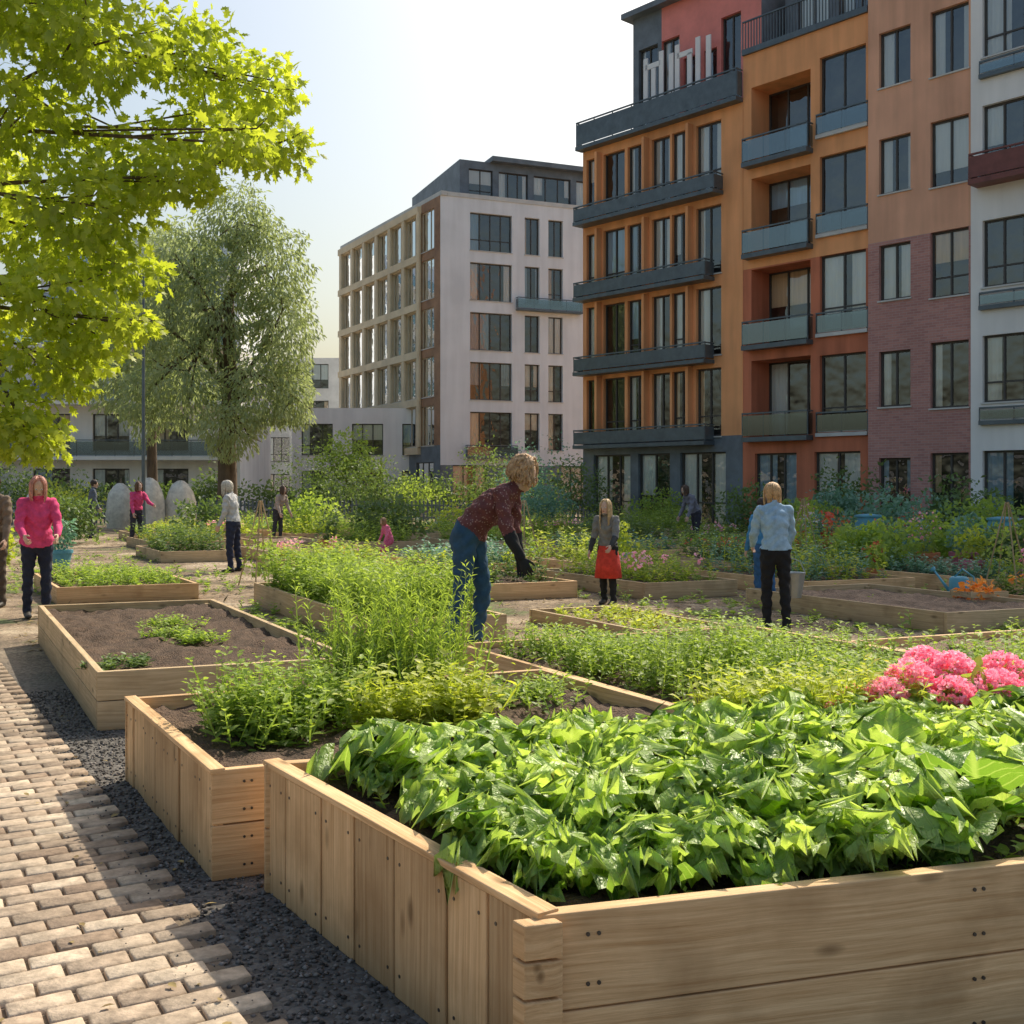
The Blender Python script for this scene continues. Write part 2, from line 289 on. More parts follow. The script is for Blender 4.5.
def lobed():
    out=[]
    for a,r in [(-180,.0),(-140,.45),(-115,.3),(-80,.62),(-55,.4),(-35,.8),(-18,.55),(0,1.0),(18,.55),(35,.8),(55,.4),(80,.62),(115,.3),(140,.45)]:
        t=math.radians(a); out.append((math.sin(t)*r*.62,.35+math.cos(t)*r*.65,(-.12*r*r)+.03*((len(out)%2))))
    out[0]=(0,0,0); c=[(0,.35,.04)]
    V=np.array(out+c); n=len(out); F=np.array([[i,(i+1)%n,n] for i in range(n)]); return V,F
MAPLE=lobed()
PETAL=(np.array([[0,0,0],[.4,.5,.12],[.25,.95,.2],[-.25,.95,.2],[-.4,.5,.12],[0,.5,0]]),np.array([[0,1,5],[1,2,5],[2,3,5],[3,4,5],[4,0,5]]))
def rdir(n): return nrm(rng.normal(size=(n,3)))
def foliage(name,clumps,n,size,mat,tmpl=LEAF2,droop=.3,parent=None,shell=.55,up=.4,width=1.0):
    C=np.array(clumps,dtype=float); w=(C[:,3]*C[:,4]*C[:,5])**(2/3); idx=rng.choice(len(C),n,p=w/w.sum())
    d=rdir(n); r=rng.random(n)**.33; r=np.where(rng.random(n)<shell,.75+.3*rng.random(n),r)
    lump=1+.22*np.sin(d[:,0]*5+idx*1.7)*np.cos(d[:,1]*4+idx)+.15*np.sin(d[:,2]*9+idx*2.1)
    pos=C[idx,:3]+d*C[idx,3:6]*(r*lump)[:,None]
    axis=nrm(d*.7+rdir(n)*.8+np.array([0,0,-droop])); hint=nrm(d*.5+rdir(n)*.7+np.array([0,0,up]))
    sc=size*(.6+.7*rng.random(n)); s3=np.stack([sc*width,sc,sc],1)
    V,F=inst(*tmpl,pos,frames(axis,hint),s3)
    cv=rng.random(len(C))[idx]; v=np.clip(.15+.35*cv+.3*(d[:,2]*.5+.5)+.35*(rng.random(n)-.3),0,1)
    return npmesh(name,V,F,[mat],np.repeat(v,len(tmpl[0])),parent=parent)
def stems(name,bases,h,mat,leaves=10,lsize=.05,lean=.25,tmpl=LEAF2,parent=None,width=1,upl=.5,stemw=.006):
    n=len(bases); h=np.asarray(h)*np.ones(n); dirs=nrm(np.concatenate([rng.normal(size=(n,2))*lean,np.ones((n,1))],1))
    pv=rng.random(n)
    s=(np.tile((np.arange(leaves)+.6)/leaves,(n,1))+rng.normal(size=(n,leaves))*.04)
    p=bases[:,None,:]+dirs[:,None,:]*(s*h[:,None])[...,None]
    ang=(np.arange(leaves)*2.4)[None]+rng.random((n,1))*6.28+rng.normal(size=(n,leaves))*.3
    rad=np.stack([np.cos(ang),np.sin(ang),np.full_like(ang,0)],-1)
    axis=rad+np.array([0,0,1])*(upl*(rng.random((n,leaves,1))+.2)); hint=np.array([0,0,1.])-rad*.3+rng.normal(size=axis.shape)*.25
    sc=lsize*(.6+.8*rng.random((n,leaves)))*(1.15-.5*s)
    P=p.reshape(-1,3);A=axis.reshape(-1,3);H=hint.reshape(-1,3);S=sc.ravel()
    V,F=inst(*tmpl,P,frames(A,H),np.stack([S*width,S,S],1))
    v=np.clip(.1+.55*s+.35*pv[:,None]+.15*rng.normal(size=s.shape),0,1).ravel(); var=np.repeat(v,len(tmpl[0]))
    V2,F2=inst(*LEAF2,bases,frames(dirs,rdir(n)),np.stack([np.full(n,stemw*3.5),h,np.full(n,.02)],1))
    F=np.concatenate([F,F2+len(V)]); V=np.concatenate([V,V2]); var=np.concatenate([var,np.repeat(pv*.4+.2,4)])
    return npmesh(name,V,F,[mat],var,parent=parent)
def para(P0,a,b,n,m=.06):
    s=m+(1-2*m)*rng.random(n); t=m+(1-2*m)*rng.random(n)
    P0,a,b=[np.array(list(x)+[0]*(3-len(x)),dtype=float) for x in (P0,a,b)]
    return P0+a*s[:,None]+b*t[:,None]
def tubes(mb,pts,rads,k,n=8,cap=True):
    pts=[Vector(p) for p in pts]; base=len(mb.v); prev=None
    for i,p in enumerate(pts):
        t=(pts[min(i+1,len(pts)-1)]-pts[max(i-1,0)]).normalized()
        if prev is None:
            x=t.cross(Vector((0,0,1)))
            if x.length<.05: x=Vector((1,0,0))
            x.normalize()
        else: x=(prev-t*prev.dot(t)).normalized()
        y=t.cross(x); prev=x
        for j in range(n):
            an=j/n*2*math.pi; mb.v.append(tuple(p+(x*math.cos(an)+y*math.sin(an))*rads[i])); mb.var.append(.5)
    mi=mb.mi(k)
    for i in range(len(pts)-1):
        for j in range(n):
            a=base+i*n+j;b=base+i*n+(j+1)%n; mb.f.append([a,b,b+n,a+n]); mb.m.append(mi); mb.uv+=[(0,0)]*4
    if cap:
        mb.f.append([base+j for j in range(n)][::-1]); mb.m.append(mi); mb.uv+=[(0,0)]*n
        e=base+(len(pts)-1)*n; mb.f.append([e+j for j in range(n)]); mb.m.append(mi); mb.uv+=[(0,0)]*n

# ------------------------------------------------------------ sky, sun, camera
SUN_AZ=Vector((.52,.85)).normalized(); EL=math.radians(45)
w=bpy.data.worlds.new("World"); scene.world=w; w.use_nodes=True
sky=w.node_tree.nodes.new('ShaderNodeTexSky'); sky.sky_type='NISHITA'; sky.sun_disc=False
sky.sun_elevation=EL; sky.sun_rotation=math.atan2(SUN_AZ.x,SUN_AZ.y); sky.air_density=1.6; sky.dust_density=4.6; sky.ozone_density=1.9
bg=w.node_tree.nodes['Background']; bg.inputs[1].default_value=.15; w.node_tree.links.new(sky.outputs[0],bg.inputs[0])
sl=bpy.data.lights.new('sun','SUN'); sl.energy=5; sl.angle=math.radians(.5); sl.color=(1,.90,.73)
so=bpy.data.objects.new('sun',sl); col.objects.link(so)
sd=Vector((SUN_AZ.x*math.cos(EL),SUN_AZ.y*math.cos(EL),math.sin(EL))); so.rotation_euler=(sd).to_track_quat('Z','Y').to_euler(); so.location=(0,0,30)
cam=bpy.data.cameras.new('camera'); co=bpy.data.objects.new('camera',cam); col.objects.link(co)
cam.sensor_width=36; cam.lens=38.67; cam.shift_y=-0.0264; cam.clip_end=3000; cam.clip_start=.05
co.location=(0,0,1.6); co.rotation_euler=(math.pi/2,0,0); scene.camera=co

# ------------------------------------------------------------ ground, path
mb=MB(); mb.poly([(-1500,-1500,0),(1500,-1500,0),(1500,1500,0),(-1500,1500,0)],'ground'); mb.obj('ground')
E0=np.array([-0.73,3.27]); D=np.array([-.51,.86]); W_=np.array([-.86,-.51])
pb=MB(); q=[E0-3.5*D,E0+15*D,E0+15*D+4.6*W_,E0-3.5*D+4.6*W_]
M['sand']=surf('jointing_sand',(.2,.155,.11),.95,8,.2,.4,90)
pb.poly([(p[0],p[1],.004) for p in q][::-1],'sand')
path=empty('brick_path',(-2,5,0)); pb.obj('sand_bed',path)
bw,bl=.105,.205; rows=int(18.5/bw); cols=22
ii,jj=np.meshgrid(np.arange(rows),np.arange(cols),indexing='ij'); ii=ii.ravel(); jj=jj.ravel()
al=-3.5+(ii+.5)*bw; ac=(jj+.5)*bl+np.where(ii%2==0,0,bl/2)-.05
cx=E0[0]+D[0]*al+W_[0]*ac; cy=E0[1]+D[1]*al+W_[1]*ac; n=len(cx)
hl,hw=bl/2-.004,bw/2-.004; ch=.006
T=np.array([[sx*hl,sy*hw,-.03] for sx,sy in((-1,-1),(1,-1),(1,1),(-1,1))]+[[sx*hl,sy*hw,-.005] for sx,sy in((-1,-1),(1,-1),(1,1),(-1,1))]+[[sx*(hl-ch),sy*(hw-ch),0] for sx,sy in((-1,-1),(1,-1),(1,1),(-1,1))])
Fb=np.array([[8,9,10,11]]+[[i,(i+1)%4,(i+1)%4+4,i+4] for i in range(4)]+[[4+i,4+(i+1)%4,(i+1)%4+8,i+8] for i in range(4)])
rot=math.atan2(W_[1],W_[0])+rng.normal(size=n)*.018
nx=nrm(np.stack([np.cos(rot),np.sin(rot),rng.normal(size=n)*.012],1)); nz=nrm(np.stack([rng.normal(size=n)*.012,rng.normal(size=n)*.012,np.ones(n)],1)); ny=np.cross(nz,nx)
R=np.stack([nx,ny,nz],-1)
V,F=inst(T,Fb,np.stack([cx,cy,.022+rng.normal(size=n)*.0016],1),R,np.stack([1-.04*rng.random(n),1-.05*rng.random(n),np.ones(n)],1))
npmesh('pavers',V,F,['paver'],np.repeat(np.clip(rng.normal(.5,.3,n),0,1),12),parent=path)
n=14000; al=rng.random(n)*9-3; ac=-(rng.random(n))**1.0*.9+.03
al[:300]=rng.random(300)*9-3; ac[:300]=np.abs(rng.normal(size=300))*.12
px_=E0[0]+D[0]*al+W_[0]*ac; py_=E0[1]+D[1]*al+W_[1]*ac
T=np.array([[1,0,0],[0,1,0],[-1,0,0],[0,-1,0],[0,0,.8],[0,0,-.8]],float); Fp=np.array([[0,1,4],[1,2,4],[2,3,4],[3,0,4],[1,0,5],[2,1,5],[3,2,5],[0,3,5]])
s=.005+.009*rng.random(n)**2; zz=s*.4; zz[:300]+=.022; s[:300]*=.5
V,F=inst(T,Fp,np.stack([px_,py_,zz],1),frames(rdir(n)*[1,1,.2]+[1e-3,0,0],rdir(n)*.3+[0,0,1]),np.stack([s*(.7+.6*rng.random(n)),s,s*.8],1))
npmesh('gravel_strip',V,F,['pebble'],np.repeat(rng.random(n)**1.5,6))
# fallen leaves on path and gravel
n=260; al=rng.random(n)*11-3; ac=rng.random(n)*3.4-.35; px_=E0[0]+D[0]*al+W_[0]*ac; py_=E0[1]+D[1]*al+W_[1]*ac
V,F=inst(*LEAF,np.stack([px_,py_,np.where(ac>0,.031,.016)],1),frames(rdir(n)*[1,1,.08],rdir(n)*.25+[0,0,1]),(.018+.03*rng.random(n)))
npmesh('fallen_leaves',V,F,['litter'],np.repeat(rng.random(n),7))
# mulch / straw between the distant plots
n=9000; yy=10.5+rng.random(n)**1.3*22; xx=(rng.random(n)*1.1-.55)*yy; k_=~((xx<-3.4-.5*(yy-8))&(yy<17)); xx=xx[k_];yy=yy[k_]; n=len(xx)
V,F=inst(*LEAF2,np.stack([xx,yy,.012+.01*rng.random(n)],1),frames(rdir(n)*[1,1,.15],rdir(n)*.4+[0,0,1]),np.stack([.02+.04*rng.random(n),.05+.10*rng.random(n),np.full(n,.05)],1))
npmesh('mulch',V,F,['litter'],np.repeat(rng.random(n),4))

# ------------------------------------------------------------ raised beds
def soil(parent,P0,a,b,z,k='soil',amp=.03,res=.05):
    P0,a,b=[np.array(list(x)[:2],float) for x in (P0,a,b)]
    na=max(3,min(60,int(np.linalg.norm(a)/res))); nb=max(3,min(60,int(np.linalg.norm(b)/res)))
    s,t=np.meshgrid(np.linspace(0,1,na),np.linspace(0,1,nb),indexing='ij'); s=s.ravel();t=t.ravel()
    xy=P0+a*s[:,None]+b*t[:,None]; zz=z+amp*(rng.random(len(s))-.5)*1.2+amp*np.sin(xy[:,0]*7)*np.cos(xy[:,1]*6)
    V=np.concatenate([xy,zz[:,None]],1); i=np.arange((na-1)*nb).reshape(na-1,nb)[:,:-1].ravel()
    F=np.stack([i,i+nb,i+nb+1,i+1],1); return npmesh('soil',V,F,[k],smooth=True,parent=parent)
M['screw']=surf('screw_head',(.12,.11,.1),.4,3,.1,.02,20,metal=.8)
def bed(P0,a,b,h,kind='horizontal',wood='wood',sk='soil',th=.045,planks=2,amp=.03,screws=False):
    P0=Vector((*P0,0));a=Vector((*a,0));b=Vector((*b,0)); e=empty('raised_garden_bed',tuple(P0)); mb=MB(); sb=MB()
    up=Vector((0,0,1)); ctr=P0+(a+b)/2
    for (s,d,vert) in ((P0,a,kind=='vertical'),(P0,b,False),(P0+a,b,False),(P0+b,a,False)):
        dn=d.normalized(); nn=Vector((-dn.y,dn.x,0))
        if (ctr-s).dot(nn)<0: nn=-nn
        L=d.length
        if vert:
            x=.006
            while x<L-.02:
                wd=min(.21+random.random()*.12,L-.006-x)
                if L-x-wd<.08: wd=L-.006-x
                oo=random.random()*.010
                mb.box(s+dn*x+nn*oo,dn*(wd-.014),nn*th,up*(h-.02+random.uniform(-.004,.002)),wood,2)
                if screws:
                    for zz_ in (.07,h-.09):
                        for xx_ in (.035,wd-.05):
                            c=s+dn*(x+xx_)+nn*oo+up*(zz_+random.uniform(-.008,.008)); tubes(sb,[c+nn*.004,c-nn*.002],[.0055,.0055],'screw',10)
                x+=wd
            mb.box(s-nn*.006+up*(h-.018),dn*L,nn*(th+.018),up*.022,wood,0,.95)
        else:
            ph=h/planks
            for k in range(planks):
                mb.box(s+dn*(.0 if d is b else th+.002)+nn*(random.random()*.005)+up*(ph*k+.002),dn*(L-(0 if d is b else 2*th+.004)),nn*th,up*(ph-.006),wood,0,random.uniform(.45,1))
                if screws and d is b:
                    for xx_ in (.13,.16,L*.36,L*.36+.03):
                        for zf in (.25,.75):
                            c=s+dn*xx_+up*(ph*(k+zf)); tubes(sb,[c+nn*.004,c-nn*.002],[.0055,.0055],'screw',10)
    for c,sa,sb_ in ((P0,1,1),(P0+a,-1,1),(P0+b,1,-1),(P0+a+b,-1,-1)):
        p=c+a.normalized()*sa*(th+.004)+b.normalized()*sb_*(th+.004)
        mb.box(p,a.normalized()*sa*.06,b.normalized()*sb_*.06,up*(h-.04),wood,2)
    mb.obj('planks',e,bevel=.004)
    if sb.v: sb.obj('screws',e)
    soil(e,P0+(a.normalized()+b.normalized())*th*.6,a*(1-th*1.2/a.length),b*(1-th*1.2/b.length),h-.07,sk,amp)
    return e
B1=((.07,2.79),(-1.05,1.56),(3.47,.96)); bed(*B1,.51,'vertical',th=.05,screws=True)
B2=((-1.21,4.43),(-.89,1.54),(2.3,.95)); bed(*B2,.45,'vertical',screws=True)
B3=((-2.69,7.13),(-2.09,3.97),(1.6,.62)); bed(*B3,.39,'horizontal','woodold',sk='soil')
B4=((1.39,5.72),(-1.86,3.33),(2.7,1.15)); bed(*B4,.3,'horizontal','wood',planks=1)
B5=((4.6,6.3),(-1.85,2.9),(3.0,1.2)); bed(*B5,.3,'horizontal','wood',planks=1,sk='soil2')
B6=((-1.35,10.6),(-2.1,4.1),(1.3,.5)); bed(*B6,.3,'horizontal','woodold',planks=1)
B7=((1.3,10.9),(-1.1,1.9),(1.0,.4)); bed(*B7,.16,'horizontal','woodold',planks=1,sk='soil2')
mb=MB()
for k in range(5): mb.box(Vector((.03,2.745,.02+k*.097)),(.10,.028,0),(-.03,.045,0),(0,0,.09),'wood',1)
mb.obj('corner_blocks',bpy.data.objects['raised_garden_bed'],bevel=.005)
M['galv']=surf('galvanised_steel',(.4,.42,.43),.4,5,.15,.1,30,metal=.6)

# lettuces -------------------------------------------------------------
def bigleaf(nx=11,ny=11,seed=0,ruf=.1,curl=.5,wid=.42):
    r=np.random.default_rng(seed); ph=r.random(8)*6.28
    t=np.linspace(0,1,ny)**.9; x=np.linspace(-1,1,nx); X,Tt=np.meshgrid(x,t)
    wv=wid*(np.maximum(Tt,0)**.6)*np.sqrt(np.clip(1-Tt**7,0.02,1))*1.12+.035
    e=np.clip(np.maximum(np.abs(X),Tt**5),0,1)
    wv=wv*(1+.10*np.sin(Tt*24+ph[0])*e)
    xx=X*wv+.05*np.sin(Tt*3+ph[5])*Tt; yy=Tt*(1-.10*np.abs(X)**2)
    zz=curl*.6*Tt-curl*.85*Tt**2+.5*xx**2 + ruf*e**2.0*np.sin(Tt*16+np.sign(X)*1.3+ph[1]+X*4)*(.3+Tt)+ruf*.6*e**3*np.sin(Tt*30+X*8+ph[6])+.045*np.sin(Tt*17+ph[2])*np.cos(X*6+ph[3])
    V=np.stack([xx,yy,zz],-1).reshape(-1,3); i=(np.arange(ny-1)[:,None]*nx+np.arange(nx-1)).ravel()
    return V,np.stack([i,i+1,i+nx+1,i+nx],1),np.stack([xx,Tt],-1).reshape(-1,2)
def rosettes(name,centers,size,mat,nl=15,parent=None,ruf=.1,curl=.5,wid=.42,flat=0):
    Vs=[];Fs=[];vs=[];us=[];off=0
    TM=[bigleaf(seed=s,ruf=ruf*(.7+.15*s),curl=curl*(.8+.12*s),wid=wid*(.85+.07*s)) for s in range(6)]
    sel=rng.integers(0,6,size=(len(centers),nl)); tilt=rng.normal(size=len(centers))*8
    for k in range(6):
        ci,li=np.where(sel==k); m=len(ci)
        f=(li+.5)/nl; ang=li*2.4+ci*1.3+rng.normal(size=m)*.35; inc=np.radians(18+62*f**1.1+rng.normal(size=m)*13-flat+tilt[ci])
        rad=np.stack([np.cos(ang),np.sin(ang)],1)
        axis=np.concatenate([rad*np.cos(inc)[:,None],np.sin(inc)[:,None]],1); hint=np.concatenate([-rad*np.sin(inc)[:,None],np.cos(inc)[:,None]],1)+rng.normal(size=(m,3))*.25
        sc=size[ci]*(1.1-.45*f)*(.7+.5*rng.random(m)); pos=centers[ci]+np.concatenate([rad*.015,(.02+.05*f)[:,None]],1)
        V,F=inst(TM[k][0],TM[k][1],pos,frames(axis,hint),sc); Fs.append(F+off); Vs.append(V); off+=len(V)
        cv=((ci*7919)%97)/97
        vs.append(np.repeat(np.clip(.05+.5*f+.45*cv+.14*rng.normal(size=m),0,1),len(TM[k][0]))); us.append(np.tile(TM[k][2],(m,1)))
    return npmesh(name,np.concatenate(Vs),np.concatenate(Fs),[mat],np.concatenate(vs),np.concatenate(us),True,parent)
P0,a,b=[np.array(x) for x in B1]
cs=[];sz=[]
ns,nt_=8,15
for i in range(ns):
    for j in range(nt_):
        s=(i+.5)/ns+random.uniform(-.04,.04); t=(j+.5+(i%2)*.4)/nt_+random.uniform(-.02,.02)
        if t>.98: continue
        p=P0+a*(.075+.86*s)+b*(.04+.94*t)
        if p[0]>1.25 and i<3 and p[0]<2.6: continue
        cs.append((p[0],p[1],.45)); sz.append((.17+.09*random.random())*(.85 if i==0 or j==0 else 1))
cs=np.array(cs); sz=np.array(sz)
rosettes('lettuce_plants',cs,sz,'L_let',18,ruf=.18,wid=.46,curl=.42)
cs2=np.array([[1.52,3.62,.46],[1.85,3.70,.47],[1.72,4.1,.49],[2.15,4.05,.49],[1.35,3.98,.46],[2.5,4.15,.47],[2.15,3.76,.46],[1.33,3.45,.45]])
rosettes('cabbage_plants',cs2,np.full(len(cs2),.29),'L_let',12,ruf=.06,curl=.5,wid=.5,flat=4)
bs=para(B1[0],B1[1],B1[2],260,.05); bs[:,2]=.44
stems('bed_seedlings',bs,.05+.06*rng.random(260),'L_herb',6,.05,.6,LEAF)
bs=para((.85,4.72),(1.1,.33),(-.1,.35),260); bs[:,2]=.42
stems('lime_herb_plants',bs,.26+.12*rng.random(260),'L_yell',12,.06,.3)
fl=empty('pink_hydrangea',(2.1,5.2,0))
heads=[(1.72,5.05,.60,.09),(1.86,5.15,.66,.10),(2.02,5.05,.58,.115),(2.1,5.25,.68,.10),(2.25,5.1,.60,.12),(2.36,5.3,.67,.10),(2.0,5.35,.70,.09),(2.45,5.05,.58,.11),(1.62,5.2,.56,.07),(2.22,4.85,.5,.1),(1.95,4.85,.50,.085),(2.6,5.25,.63,.1),(1.5,5.05,.53,.06),(2.45,4.8,.5,.09)]
Vp=[];Fp_=[];vv=[];off=0
for (x,y,z,r) in heads:
    m=230; hcv=rng.random()*.35; d=rdir(m); d[:,2]=np.abs(d[:,2])*1.0-.35*rng.random(m); d=nrm(d)
    for q_ in range(5):
        tang=nrm(np.cross(d,rdir(m))); V,F=inst(*PETAL,np.array([x,y,z+.03])+d*np.array([1,1,.85])*r*(.72+.34*rng.random((m,1))),frames(tang+d*.7,d+rdir(m)*.3),np.full(m,r*.19))
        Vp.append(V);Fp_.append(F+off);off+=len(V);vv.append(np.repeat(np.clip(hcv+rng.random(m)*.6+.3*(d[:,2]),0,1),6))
npmesh('flower_heads',np.concatenate(Vp),np.concatenate(Fp_),['L_pink'],np.concatenate(vv),parent=fl)
foliage('flower_leaves',[(2.1,5.25,.42,.75,.35,.25),(1.6,5.1,.38,.35,.3,.2),(2.5,5.0,.35,.4,.3,.22)],1700,.11,'L_herb',LEAF,parent=fl)
def cluster(cx,cy,r,n,z):
    d=rng.normal(size=(n,2))*r*.5; return np.stack([cx+d[:,0],cy+d[:,1],np.full(n,z)],1)
c_=np.concatenate([cluster(-1.18,5.35,.24,110,.36),cluster(-.95,5.65,.22,80,.36),cluster(-1.4,5.6,.16,50,.36)])
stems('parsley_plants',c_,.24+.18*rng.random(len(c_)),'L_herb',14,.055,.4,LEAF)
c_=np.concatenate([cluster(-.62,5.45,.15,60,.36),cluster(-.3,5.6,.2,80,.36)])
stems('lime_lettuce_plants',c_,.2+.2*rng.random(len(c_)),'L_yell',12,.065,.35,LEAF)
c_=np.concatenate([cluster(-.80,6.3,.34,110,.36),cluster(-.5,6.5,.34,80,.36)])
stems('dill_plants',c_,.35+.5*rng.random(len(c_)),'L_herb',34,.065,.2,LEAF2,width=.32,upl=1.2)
c_=cluster(.1,6.2,.3,70,.36)
stems('marigold_plants',c_,.1+.1*rng.random(len(c_)),'L_herb',12,.05,.4,LEAF)
for (x,y) in ((-2.85,9.2),(-2.6,8.95),(-3.1,9.9)):
    c_=cluster(x,y,.2,40,.32); stems('seedling_plants',c_,.08+.06*rng.random(len(c_)),'L_herb',9,.05,.6,LEAF)
c_=cluster(-2.75,7.75,.25,40,.32); stems('strawberry_plants',c_,.05+.04*rng.random(len(c_)),'L_dark',8,.05,.7,LEAF)
bs=para(B4[0],B4[1],B4[2],1500,.07); dist=np.hypot(bs[:,0]+.25,bs[:,1]-9.2); lim=9.3-np.maximum(0,bs[:,0]-.3)*.45
bs=bs[(dist>.35)&(bs[:,1]<lim)]; bs[:,2]=.22
hh=.27+.16*np.sin(bs[:,0]*2.6+1)*np.cos(bs[:,1]*2.1)+.12*rng.random(len(bs)); hh*=np.clip((9.6-bs[:,1])/1.5,.55,1)
stems('bean_bush',bs,np.maximum(hh,.14),'L_herb',18,.055,.22,LEAF2)
bs=para(B6[0],B6[1],B6[2],620,.05); bs[:,2]=.22
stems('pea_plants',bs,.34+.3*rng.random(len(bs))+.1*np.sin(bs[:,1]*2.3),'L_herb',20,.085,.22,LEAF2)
bs=para(B7[0],B7[1],B7[2],100,.1); bs[:,2]=.1
stems('radish_plants',bs,.08+.08*rng.random(len(bs)),'L_yell',9,.07,.4,LEAF2)
bs=para(B5[0],B5[1],B5[2],140,.1); bs=bs[bs[:,0]>3.6]; bs[:,2]=.22
stems('chard_plants',bs,.15+.15*rng.random(len(bs)),'L_herb',10,.09,.4,LEAF)

# ------------------------------------------------------------ mid-ground allotment
uD=np.array([-.49,.87]); vD=np.array([.93,.37])
rnd=random.Random(5)
people_xy=[(-5.7,13.2),(-6.7,14.5),(-5.1,20.2),(1.28,14.7),(2.9,12.1),(3.4,14.6),(-9.9,29),(-2.6,23.5),(4.6,27.5),(-6.6,31)]
kinds=['L_herb','L_herb','L_dark','L_yell','L_blue','L_herb']
for Y in (11.2,15.2,19.0,22.8,26.8,30.8,34.4):
    x=(-7 if Y>13 else 3.9)-(max(0,Y-20)*.35); x+=rnd.uniform(0,1.2)
    xmax=.5*Y+3
    while x<xmax:
        L=rnd.uniform(2.6,3.4); Wd=rnd.uniform(1.2,2.2); P=(x,Y+rnd.uniform(-.3,.3)+.06*x)
        A=uD*L; Bv=vD*Wd; c=np.array(P)+A/2+Bv/2
        bad=any(np.hypot(c[0]-q[0],c[1]-q[1])<1.25 for q in people_xy) or c[1]>38 or (c[0]<-6 and c[1]<17) or (Y<14 and c[0]<3.2) or (Y<16 and -3.5<c[0]<-1.2)
        if not bad:
            bed(P,A,Bv,.24,'horizontal',rnd.choice(['wood','woodold','woodold']),planks=1,sk=rnd.choice(['soil','soil2','soil2']))
            t=rnd.random(); k=rnd.choice(kinds); far=Y>18
            nb=int(190*(Wd/1.6)*(.75 if far else 1))
            if t<.88:
                bs=para(P,A,Bv,nb,.08); bs[:,2]=.17
                if rnd.random()<.4:
                    q=rnd.randint(2,3); tt=((np.arange(nb)%q)+.5)/q; ss=rng.random(nb)*.9+.05
                    bs[:,:2]=np.array(P)+A*ss[:,None]+Bv*(tt[:,None]+rng.normal(size=(nb,1))*.03)
                h0=rnd.uniform(.18,.6); hv_=h0*(.6+.7*rng.random(nb)+.25*np.sin(bs[:,0]*3+bs[:,1]*2))
                m_=nb//2 if rnd.random()<.5 else nb
                stems('vegetable_row',bs[:m_],np.maximum(hv_[:m_],.08),k,12,.1 if far else .075,.35,LEAF2,width=1.3)
                if m_<nb: stems('herb_row',bs[m_:],np.maximum(hv_[m_:]*rnd.uniform(.6,1.5),.08),rnd.choice(kinds),12,.09,.3,LEAF2,width=.8)
                if rnd.random()<.4:
                    nf=12; fp=para(P,A,Bv,nf,.12); fp[:,2]=.42+.15*rng.random(nf)
                    foliage('garden_flowers',[(*p,.06,.06,.05) for p in fp],150,.05,rnd.choice(['L_pink','L_red','L_yell','L_orange','L_pink']),PETAL)
        x+=Wd+rnd.uniform(.4,.9)
n=4200; yy=10.5+rng.random(n)**1.2*32; xx=(rng.random(n)*1.15-.6)*yy
nzs=np.sin(xx*.9+1)*np.cos(yy*.7)+.5*np.sin(xx*2.3+yy*1.1); k_=nzs>-.2; xx=xx[k_];yy=yy[k_]
ok=~((xx<-3.5)&(yy<16))&~((np.hypot(xx-2.9,yy-12.1)<.5))&~((yy<13)&(xx<3)&(xx>-1))
xx=xx[ok];yy=yy[ok]
stems('ground_cover_weeds',np.stack([xx,yy,np.zeros(len(xx))],1),.05+.2*rng.random(len(xx))**2,'L_herb',8,.09,.6,LEAF2,width=1.0)

def shrub(name,x,y,r,h,mat,n=1300,ls=.14,t=LEAF2):
    cl=[(x+rnd.uniform(-r,r)*.6,y+rnd.uniform(-r,r)*.5,h*rnd.uniform(.35,.7),r*rnd.uniform(.4,.65),r*rnd.uniform(.4,.6),h*rnd.uniform(.3,.45)) for _ in range(7)]
    return foliage(name,cl,n,ls,mat,t)
for (x,y,r,h,k) in [(9.5,26,1.2,1.5,'L_blue'),(11.5,27,1.4,1.7,'L_dark'),(7.6,28,1.0,1.2,'L_herb'),(8.8,21,.8,.9,'L_herb'),(7,32,1.2,1.8,'L_dark'),(13,25,1.5,1.6,'L_herb'),(9.2,17,.5,.6,'L_red'),(8.0,16.4,.45,.75,'L_pink'),
    (2.6,41,1.5,2.4,'L_dark'),(.8,42,1.6,3.2,'L_blue'),(-1.6,46,2,3.6,'L_dark'),(5,38.0,1.0,1.5,'L_herb'),(1.0,36,1.2,1.6,'L_blue'),(-6.5,48,2,3.0,'L_dark'),(-8.6,50,2.2,3.6,'L_dark'),(-4,50,1.8,2,'L_herb'),
    (-15,38,1.3,1.6,'L_yell'),(-18,42,2,2.5,'L_dark'),(-9,33,1.0,1.3,'L_dark'),(-12,30,1.1,1.4,'L_dark'),(-6,33,1.2,1.2,'L_herb'),(-1,34,1.3,1.2,'L_yell'),(-10.6,22,.6,.9,'L_yell'),(10.2,33,1.1,2.4,'L_dark'),
    (11.8,21,1.0,1.3,'L_herb'),(6.8,24,.7,.9,'L_red'),(-3.2,29,.9,1.3,'L_dark'),(10.5,24,1,1.3,'L_herb'),(9.0,30,1,1.6,'L_blue'),(6.2,19,.7,.9,'L_herb'),(8.6,18.2,.8,1.0,'L_dark')]:
    shrub('garden_shrub',x,y,r,h,k)
for x in np.arange(-24,2,1.7): shrub('hedge_shrub',x,52+rnd.random()*2,1.3,rnd.uniform(1.4,2.4),'L_dark',700,.22)
